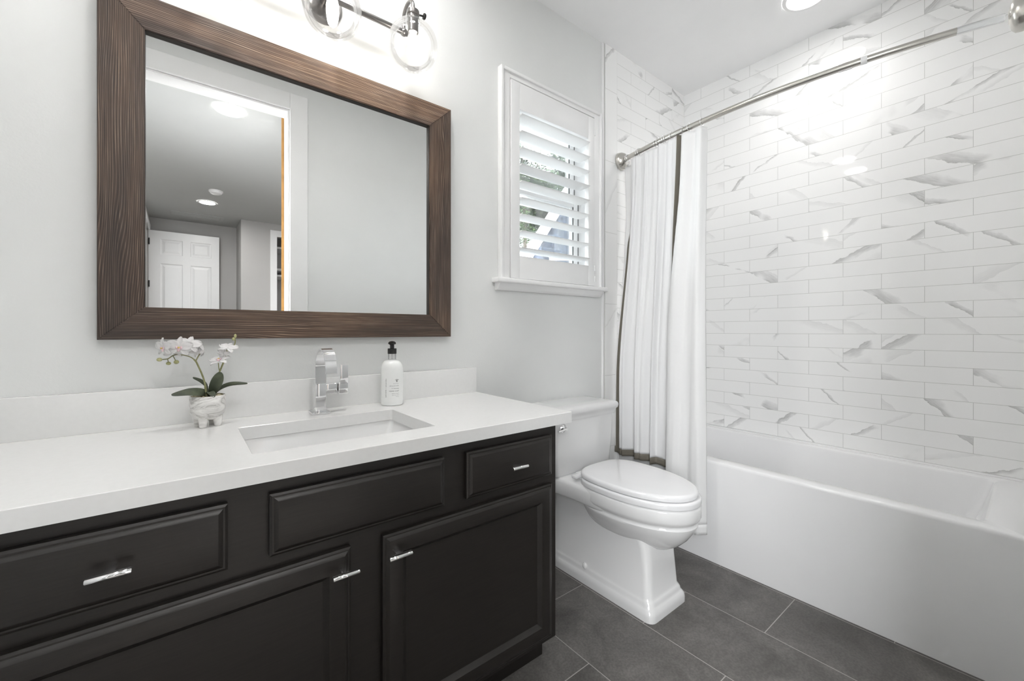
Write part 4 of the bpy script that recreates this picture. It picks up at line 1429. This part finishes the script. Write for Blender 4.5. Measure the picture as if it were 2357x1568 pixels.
obj('drain', bm, M['chrome'], tb)

# ------------------------------------------------------------------ shower rod, rings, curtain, liner
RZ = 2.103
def rodx(y):
    u = (y - 0.8) / 0.74
    return 1.934 + (0.0935 if y > 0.8 else 0.121) * u * u
rd = thing('shower_rod', 'curved brushed nickel shower rod spanning the tub', 'shower rod', (1.94, 0.8, RZ))
def rodpts(a, b, n):
    return [(rodx(a + (b - a) * k / n), a + (b - a) * k / n, RZ) for k in range(n + 1)]
bm = nb(); tube(bm, rodpts(1.512, 0.388, 40), 0.0132, 20)
obj('outer_tube', bm, M['nickel'], rd, smooth=50)
bm = nb(); tube(bm, rodpts(0.395, 0.165, 12), 0.0120, 20)
obj('inner_tube', bm, M['nickel'], rd, smooth=50)
bm = nb(); tube(bm, rodpts(0.168, 0.066, 8), 0.0128, 20)
o = obj('end_tube', bm, M['chrome'], rd, smooth=50); o['label'] = 'bright chrome end section'
bm = nb(); tube(bm, rodpts(0.406, 0.388, 3), 0.0142, 20)
obj('joint_collar', bm, M['trim'], rd, smooth=50)
bm = nb(); tube(bm, [(rodx(0.47) - 0.002, 0.47, RZ - 0.0145), (rodx(0.43) - 0.002, 0.43, RZ - 0.0145)], 0.0032, 8)
obj('set_screw', bm, M['chrome'], rd, smooth=50)
for yw, s in ((TY, -1), (TE, 1)):
    xx = rodx(yw)
    bm = nb()
    prof = [(0.050, 0.0), (0.0505, 0.006), (0.048, 0.020), (0.040, 0.034), (0.028, 0.044), (0.021, 0.048), (0.0185, 0.050)] if s < 0 else \
           [(0.052, 0.0), (0.0525, 0.010), (0.050, 0.022), (0.040, 0.030), (0.022, 0.034), (0.0185, 0.036)]
    lathe(bm, [(r, s * h) for r, h in prof], (xx, yw, RZ), 36, 'Y')
    obj('wall_flange', bm, M['nickel'], rd, smooth=45)

ORD = ['first', 'second', 'third', 'fourth', 'fifth', 'sixth', 'seventh', 'eighth', 'ninth', 'tenth', 'eleventh', 'twelfth', 'last']
RING_Y = [1.474, 1.466, 1.457, 1.386, 1.372, 1.260, 1.241, 1.207, 1.194, 1.161, 1.094, 1.058, 0.994]
bm = nb()
def ring_mesh(bm):
    n = 28
    pts = [Vector((0.0175 * math.sin(2 * PI * k / n), 0, 0.0035 - 0.0025 * 0 + 0.0175 * math.cos(2 * PI * k / n) * 1.06 - 0.004)) for k in range(n)]
    m_ = 8
    rings = []
    for k in range(n):
        a = 2 * PI * k / n
        rad = Vector((math.sin(a), 0, math.cos(a)))
        rings.append([pts[k] + (rad * math.cos(2 * PI * j / m_) + Vector((0, 1, 0)) * math.sin(2 * PI * j / m_)) * 0.0015 for j in range(m_)])
    rings.append(rings[0])
    loft(bm, rings, True, False, False)
    tube(bm, smooth_path([(-0.001, 0, -0.0190), (-0.0035, 0.001, -0.024), (-0.0030, 0.001, -0.034), (0.0015, 0.0, -0.038), (0.0045, 0, -0.034)], 5), 0.0014, 7)
    for k in (-2, -1, 0, 1, 2):
        a = k * 0.36
        sphere(bm, (0.0175 * math.sin(a), 0, 0.0180 * math.cos(a)), 0.0024, (1, 1, 1), 8, 6)
ring_mesh(bm)
ring0 = obj('curtain_ring', bm, M['chrome'], smooth=60)
tag(ring0, 'x', 'curtain ring', 'curtain rings on the shower rod')
for k, yy in enumerate(RING_Y):
    r_ = ring0 if k == 0 else ring0.copy()
    if k:
        COL.objects.link(r_)
    r_.location = (rodx(yy), yy, RZ)
    sl = (rodx(yy + 0.01) - rodx(yy - 0.01)) / 0.02
    r_.rotation_euler = (0, 0, -math.atan(sl) + math.radians(random.uniform(-9, 9)))
    r_['label'] = 'chrome curtain ring on the rod, ' + (ORD[k] + ' from the wall flange' if k < 12 else 'nearest the open end above the liner')


def smoothstep(a, b, x):
    t = max(0.0, min(1.0, (x - a) / (b - a)))
    return t * t * (3 - 2 * t)


def curtain_surface(nt_, nz_, ztop, zbot, yl, yr, amp, phase, depth, extra=None, fold_f=(4.2, 7.3)):
    """Grid of points; t runs from the wall end to the free end."""
    rows = []
    for j in range(nz_ + 1):
        v = j / nz_
        row = []
        for i in range(nt_ + 1):
            t = i / nt_
            zt = ztop - 0.006 * abs(math.sin(PI * 6.5 * t))
            z = zt + (zbot - zt) * v
            y = yl(v) + (yr(v) - yl(v)) * t
            A = amp * (0.45 + 0.75 * smoothstep(0, 0.35, v))
            drift = 0.05 * math.sin(3.0 * v + 4 * t)
            f = 0.62 * math.sin(2 * PI * (fold_f[0] * t + phase + drift)) + 0.38 * math.sin(2 * PI * (fold_f[1] * t + 1.7 * phase - drift * 0.7))
            f += 0.22 * math.sin(2 * PI * (13.0 * t + 0.4 * v)) * (1 - 0.6 * v)
            base = rodx(y) + (1.940 - rodx(y)) * smoothstep(0.15, 0.75, v) if rodx(y) > 1.940 else rodx(y)
            x = base + depth + A * f
            y += 0.35 * A * math.cos(2 * PI * (fold_f[0] * t + phase + drift))
            if extra:
                x, y, z = extra(x, y, z, t, v)
            row.append(Vector((x, y, z)))
        rows.append(row)
    return rows


def grid_mesh(rows, keep):
    bm = nb()
    vs = {}
    nz_, nt_ = len(rows) - 1, len(rows[0]) - 1
    def g(j, i):
        if (j, i) not in vs:
            vs[(j, i)] = bm.verts.new(rows[j][i])
        return vs[(j, i)]
    for j in range(nz_):
        for i in range(nt_):
            if keep(i, j):
                bm.faces.new((g(j, i), g(j, i + 1), g(j + 1, i + 1), g(j + 1, i)))
    return bm


def add_solid(o, th=0.0012):
    s = o.modifiers.new('thickness', 'SOLIDIFY'); s.thickness = th; s.offset = 0
    return o


NT, NZ = 120, 140
cur = thing('shower_curtain', 'white cotton shower curtain with a taupe ribbon border', 'shower curtain', (1.94, 1.28, 0.40))


def cur_extra(x, y, z, t, v):
    # the free edge turns out towards the room so that its ribbon shows
    k = smoothstep(0.93, 1.0, t)
    x += 0.014 * k
    # near the top the wall-side edge is folded back behind the first pleat
    fb = max(0.0, (0.075 - t) / 0.075) * (1.0 - smoothstep(0.14, 0.30, v))
    y -= 0.050 * fb
    x += 0.016 * fb
    return x, y, z


rows = curtain_surface(NT, NZ, 2.080, 0.410, lambda v: 1.455 + 0.045 * smoothstep(0, 0.8, v), lambda v: 1.075 + 0.030 * v, 0.021, 0.10, -0.014, cur_extra)
NB = int(round(NT * 0.100)); NBZ = 3
isband = lambda i, j: (i < NB * 0.75 and i >= 1) or (i >= NT - NB) or (j >= NZ - NBZ)
add_solid(obj('fabric_panel', grid_mesh(rows, lambda i, j: not isband(i, j)), M['fabric'], cur, smooth=180))
bb = add_solid(obj('ribbon_border', grid_mesh(rows, isband), M['band'], cur, smooth=180))
bb['label'] = 'taupe ribbon border'

lin = thing('shower_liner', 'longer plain white liner hanging beyond the bordered curtain', 'shower curtain', (1.95, 1.2, 0.16))


# it runs behind the curtain, comes round the curtain's free edge and folds back over it before hanging free
cur_rows = rows
def cur_span(z):
    j = min(range(len(cur_rows)), key=lambda q: abs(cur_rows[q][60].z - z))
    if z < cur_rows[-1][60].z - 0.02:
        j = len(cur_rows) - 1
    xs_ = [p.x for p in cur_rows[j]]
    return min(xs_), max(xs_), cur_rows[j][-1].y, min(p.y for p in cur_rows[j])


LZ, LT = 120, 150
rows = []
for j in range(LZ + 1):
    v = j / LZ
    z0_ = 2.062 + (0.155 - 2.062) * v
    mn, mx, yfree, ymin = cur_span(z0_)
    drop = smoothstep(0.865, 0.93, v)                      # under the curtain hem nothing is in the way
    xb = mx + 0.007
    if z0_ < 0.60:
        xb = min(xb, 1.972)
    xf = mn - 0.008
    so = smoothstep(0.10, 0.52, v)
    yov = (ymin + 0.003) * (1 - so) + (yfree + 0.046) * so
    yend = 0.962 - 0.012 * v
    yturn = ymin - 0.012
    ctl = [(xb + 0.004, 1.496), (xb, 1.40), (xb + 0.003, 1.28), (xb, 1.17), (xb, yturn + 0.03), (xb - 0.004, yturn - 0.003), ((xb + xf) / 2, yturn - 0.010),
           (xf + 0.001, yturn - 0.002), (xf - 0.002, (yturn + yov) / 2), (xf - 0.004, yov - 0.004), (xf - 0.008, yov + 0.001), (xf - 0.014, yov - 0.006),
           (xf - 0.022, yov * 0.80 + yend * 0.20), (xf - 0.010, yov * 0.60 + yend * 0.40), (xf - 0.004, yov * 0.45 + yend * 0.55), (xf - 0.016, yov * 0.28 + yend * 0.72), (xf - 0.020, yov * 0.14 + yend * 0.86), (xf + 0.004, yend + 0.004), (xf + 0.014, yend)]
    pl = smooth_path([(a, b, 0) for a, b in ctl], 12)
    cum = [0.0]
    for a, b in zip(pl[:-1], pl[1:]):
        cum.append(cum[-1] + (b - a).length)
    row = []
    k = 0
    for i in range(LT + 1):
        t = i / LT
        d = cum[-1] * t
        while k < len(cum) - 2 and cum[k + 1] < d:
            k += 1
        f = (d - cum[k]) / max(1e-9, cum[k + 1] - cum[k])
        p = pl[k].lerp(pl[k + 1], max(0.0, min(1.0, f)))
        rip = 0.0022 * math.sin(2 * PI * (9 * t + 0.8 * v)) * smoothstep(0.62, 0.75, t)
        x = p.x - abs(rip)
        if z0_ < 0.56:
            x = min(x, 1.973)
        row.append(Vector((x, p.y, z0_ + 0.006 * math.sin(2 * PI * 2.2 * t) * v)))
    rows.append(row)
add_solid(obj('fabric_panel', grid_mesh(rows, lambda i, j: j < 117), M['liner'], lin, smooth=180))
hem = []
for j in range(117, 121):
    hem.append([Vector((p.x - 0.0008, p.y, p.z)) for p in rows[j]])
add_solid(obj('hem', grid_mesh(hem, lambda i, j: True), M['liner'], lin, smooth=180), 0.003)

# ------------------------------------------------------------------ toilet
TCX = 1.505
tl = thing('toilet', 'white two piece toilet with skirted base and closed lid', 'toilet', (TCX, 1.2, 0))


def oval_pts(cx, yb, yf, hw, z, n=56, back_sq=2.8, front_sq=2.05, wide=0.43):
    """Seat outline: egg with a squared back; yb back (wall side), yf front tip."""
    pts = []
    ym = yb + (yf - yb) * wide
    for k in range(n):
        a = 2 * PI * k / n
        c, s = math.cos(a), math.sin(a)
        if s >= 0:     # towards the wall
            e = back_sq; ry = yb - ym
        else:
            e = front_sq; ry = ym - yf
        x = hw * math.copysign(abs(c) ** (2 / (e if s >= 0 else front_sq)), c)
        y = ry * math.copysign(abs(s) ** (2 / e), s)
        pts.append(Vector((cx + x, ym + y, z)))
    return pts


bm = nb()
# bowl: rim then ogee and belly
rimY0, rimYb, hw0 = 0.790, 1.270, 0.172
spec = [(0.434, 0.0, 0.0), (0.4395, 0.003, 0.0), (0.4365, -0.002, 0.0), (0.431, -0.004, 0.0), (0.395, -0.004, 0.0), (0.384, 0.000, 0), (0.377, 0.006, 0), (0.372, 0.010, 0), (0.366, 0.010, 0), (0.360, 0.006, 0),
        (0.352, 0.008, 0), (0.330, 0.018, 0.01), (0.300, 0.036, 0.02), (0.270, 0.062, 0.03), (0.245, 0.094, 0.05), (0.230, 0.125, 0.06)]
rings = []
rings.append(oval_pts(TCX, rimYb - 0.06, rimY0 + 0.06, hw0 - 0.06, 0.4385))
for z, ins, bk in spec[1:]:
    rings.append(oval_pts(TCX, rimYb - bk + 0.02, rimY0 + ins * 1.15, hw0 - ins, z))
loft(bm, rings, True, True, True)
# deck that carries the tank, curving into the bowl
def deck_ring(z, shrink_):
    prof = [(1.528, 0.192), (1.46, 0.191), (1.41, 0.186), (1.36, 0.178), (1.31, 0.1715), (1.26, 0.1690), (1.21, 0.1690), (1.16, 0.1710), (1.11, 0.1690), (1.06, 0.150)]
    r_ = [Vector((TCX + h - shrink_, y, z)) for y, h in prof]
    l_ = [Vector((TCX - h + shrink_, y, z)) for y, h in reversed(prof)]
    return r_ + l_
loft(bm, [deck_ring(0.352, 0.030), deck_ring(0.362, 0.008), deck_ring(0.372, 0.001), deck_ring(0.420, 0.0), deck_ring(0.431, 0.004), deck_ring(0.436, 0.014)], True, True, True)
# skirted pedestal
def ped_ring(z, hw, yf, yb, r=0.03):
    return rrect(TCX - 0.006 - hw, TCX - 0.006 + hw, yf, yb, r, z, 5)
loft(bm, [ped_ring(0.0, 0.128, 0.892, 1.500, 0.030), ped_ring(0.022, 0.128, 0.892, 1.500, 0.030), ped_ring(0.034, 0.126, 0.895, 1.498, 0.03), ped_ring(0.043, 0.120, 0.901, 1.492, 0.03),
          ped_ring(0.050, 0.1165, 0.905, 1.488, 0.03), ped_ring(0.058, 0.1155, 0.906, 1.487, 0.03), ped_ring(0.066, 0.112, 0.911, 1.485, 0.03), ped_ring(0.074, 0.1085, 0.916, 1.482, 0.03),
          ped_ring(0.16, 0.104, 0.922, 1.470, 0.03), ped_ring(0.25, 0.102, 0.930, 1.460, 0.034), ped_ring(0.31, 0.108, 0.950, 1.450, 0.04), ped_ring(0.36, 0.13, 0.985, 1.44, 0.05)], True, True, True)
obj('bowl', bm, M['porcelain'], tl, smooth=50)
for s in (-1, 1):
    bm = nb()
    sphere(bm, (TCX - 0.006 + s * 0.114, 1.235, 0.072), 0.011, (0.9, 1, 1.25), 14, 10)
    obj('bolt_cap', bm, M['porcelain'], tl, smooth=60)
# seat and lid
def slab_loft(bm, yb, yf, hw, z0, z1, rnd_, dome=0.0, bs=3.4, rb=0.004):
    rr = []
    for k in range(0, 6):
        a = PI / 2 * k / 5
        ins = rb * (1 - math.sin(a)); z = z0 + rb * (1 - math.cos(a))
        rr.append(oval_pts(TCX, yb - ins, yf + ins, hw - ins, z, back_sq=bs))
    for k in range(0, 7):
        a = PI / 2 * k / 6
        ins = rnd_ * (1 - math.cos(a)); z = z1 - rnd_ * (1 - math.sin(a))
        rr.append(oval_pts(TCX, yb - ins, yf + ins, hw - ins, z, back_sq=bs))
    rr.append(oval_pts(TCX, yb - 0.06, yf + 0.07, hw - 0.06, z1 + dome, back_sq=bs))
    rr.append(oval_pts(TCX, yb - 0.16, yf + 0.20, hw - 0.15, z1 + dome * 1.3, back_sq=bs))
    loft(bm, rr, True, True, True)
bm = nb(); slab_loft(bm, 1.272, 0.786, 0.176, 0.4417, 0.4665, 0.0090, rb=0.0025)
obj('seat', bm, M['seatplastic'], tl, smooth=60)
bm = nb(); slab_loft(bm, 1.278, 0.797, 0.170, 0.4688, 0.4920, 0.013, 0.0035, rb=0.003)
obj('lid', bm, M['seatplastic'], tl, smooth=60)
bm = nb()
for s in (-1, 1):
    box(bm, (TCX + s * 0.075 - 0.03, 1.262, 0.4355), (TCX + s * 0.075 + 0.03, 1.305, 0.4625), 0.005, 3)
box(bm, (TCX - 0.145, 1.262, 0.448), (TCX + 0.145, 1.292, 0.462), 0.004, 3)
obj('seat_hinge', bm, M['seatplastic'], tl, smooth=40)
# gap liners that show as dark seams
# tank
bm = nb()
tk = [(0.436, 0.186, 1.352, 1.524), (0.446, 0.192, 1.345, 1.526), (0.56, 0.200, 1.338, 1.527), (0.690, 0.205, 1.334, 1.528)]
loft(bm, [rrect(TCX + 0.004 - h, TCX + 0.004 + h, a, b, 0.018, z, 5) for z, h, a, b in tk], True, True, True)
obj('tank', bm, M['porcelain'], tl, smooth=50)
bm = nb()
ld = [(0.690, 0.212, 1.328), (0.700, 0.216, 1.324), (0.712, 0.218, 1.322), (0.722, 0.226, 1.314), (0.735, 0.228, 1.312), (0.744, 0.226, 1.314), (0.750, 0.220, 1.320), (0.754, 0.205, 1.335), (0.757, 0.16, 1.37)]
loft(bm, [rrect(TCX + 0.004 - h, TCX + 0.004 + h, a, 1.531 - (0.228 - h) * 0.25, 0.02, z, 5) for z, h, a in ld], True, True, True)
obj('tank_lid', bm, M['porcelain'], tl, smooth=50)
bm = nb()
lathe(bm, [(0.019, 0.0), (0.019, -0.003), (0.013, -0.009), (0.011, -0.012), (0.008, -0.016), (0.008, -0.022), (0.001, -0.0225)], (1.352, 1.3355, 0.662), 24, 'Y')
tube(bm, smooth_path([(1.352, 1.3165, 0.662), (1.335, 1.3140, 0.661), (1.300, 1.3135, 0.657)], 5), [0.0052] * 6 + [0.0042] * 5, 10)
fl_ = obj('flush_lever', bm, M['chrome'], tl, smooth=40); fl_['label'] = 'chrome flush lever'
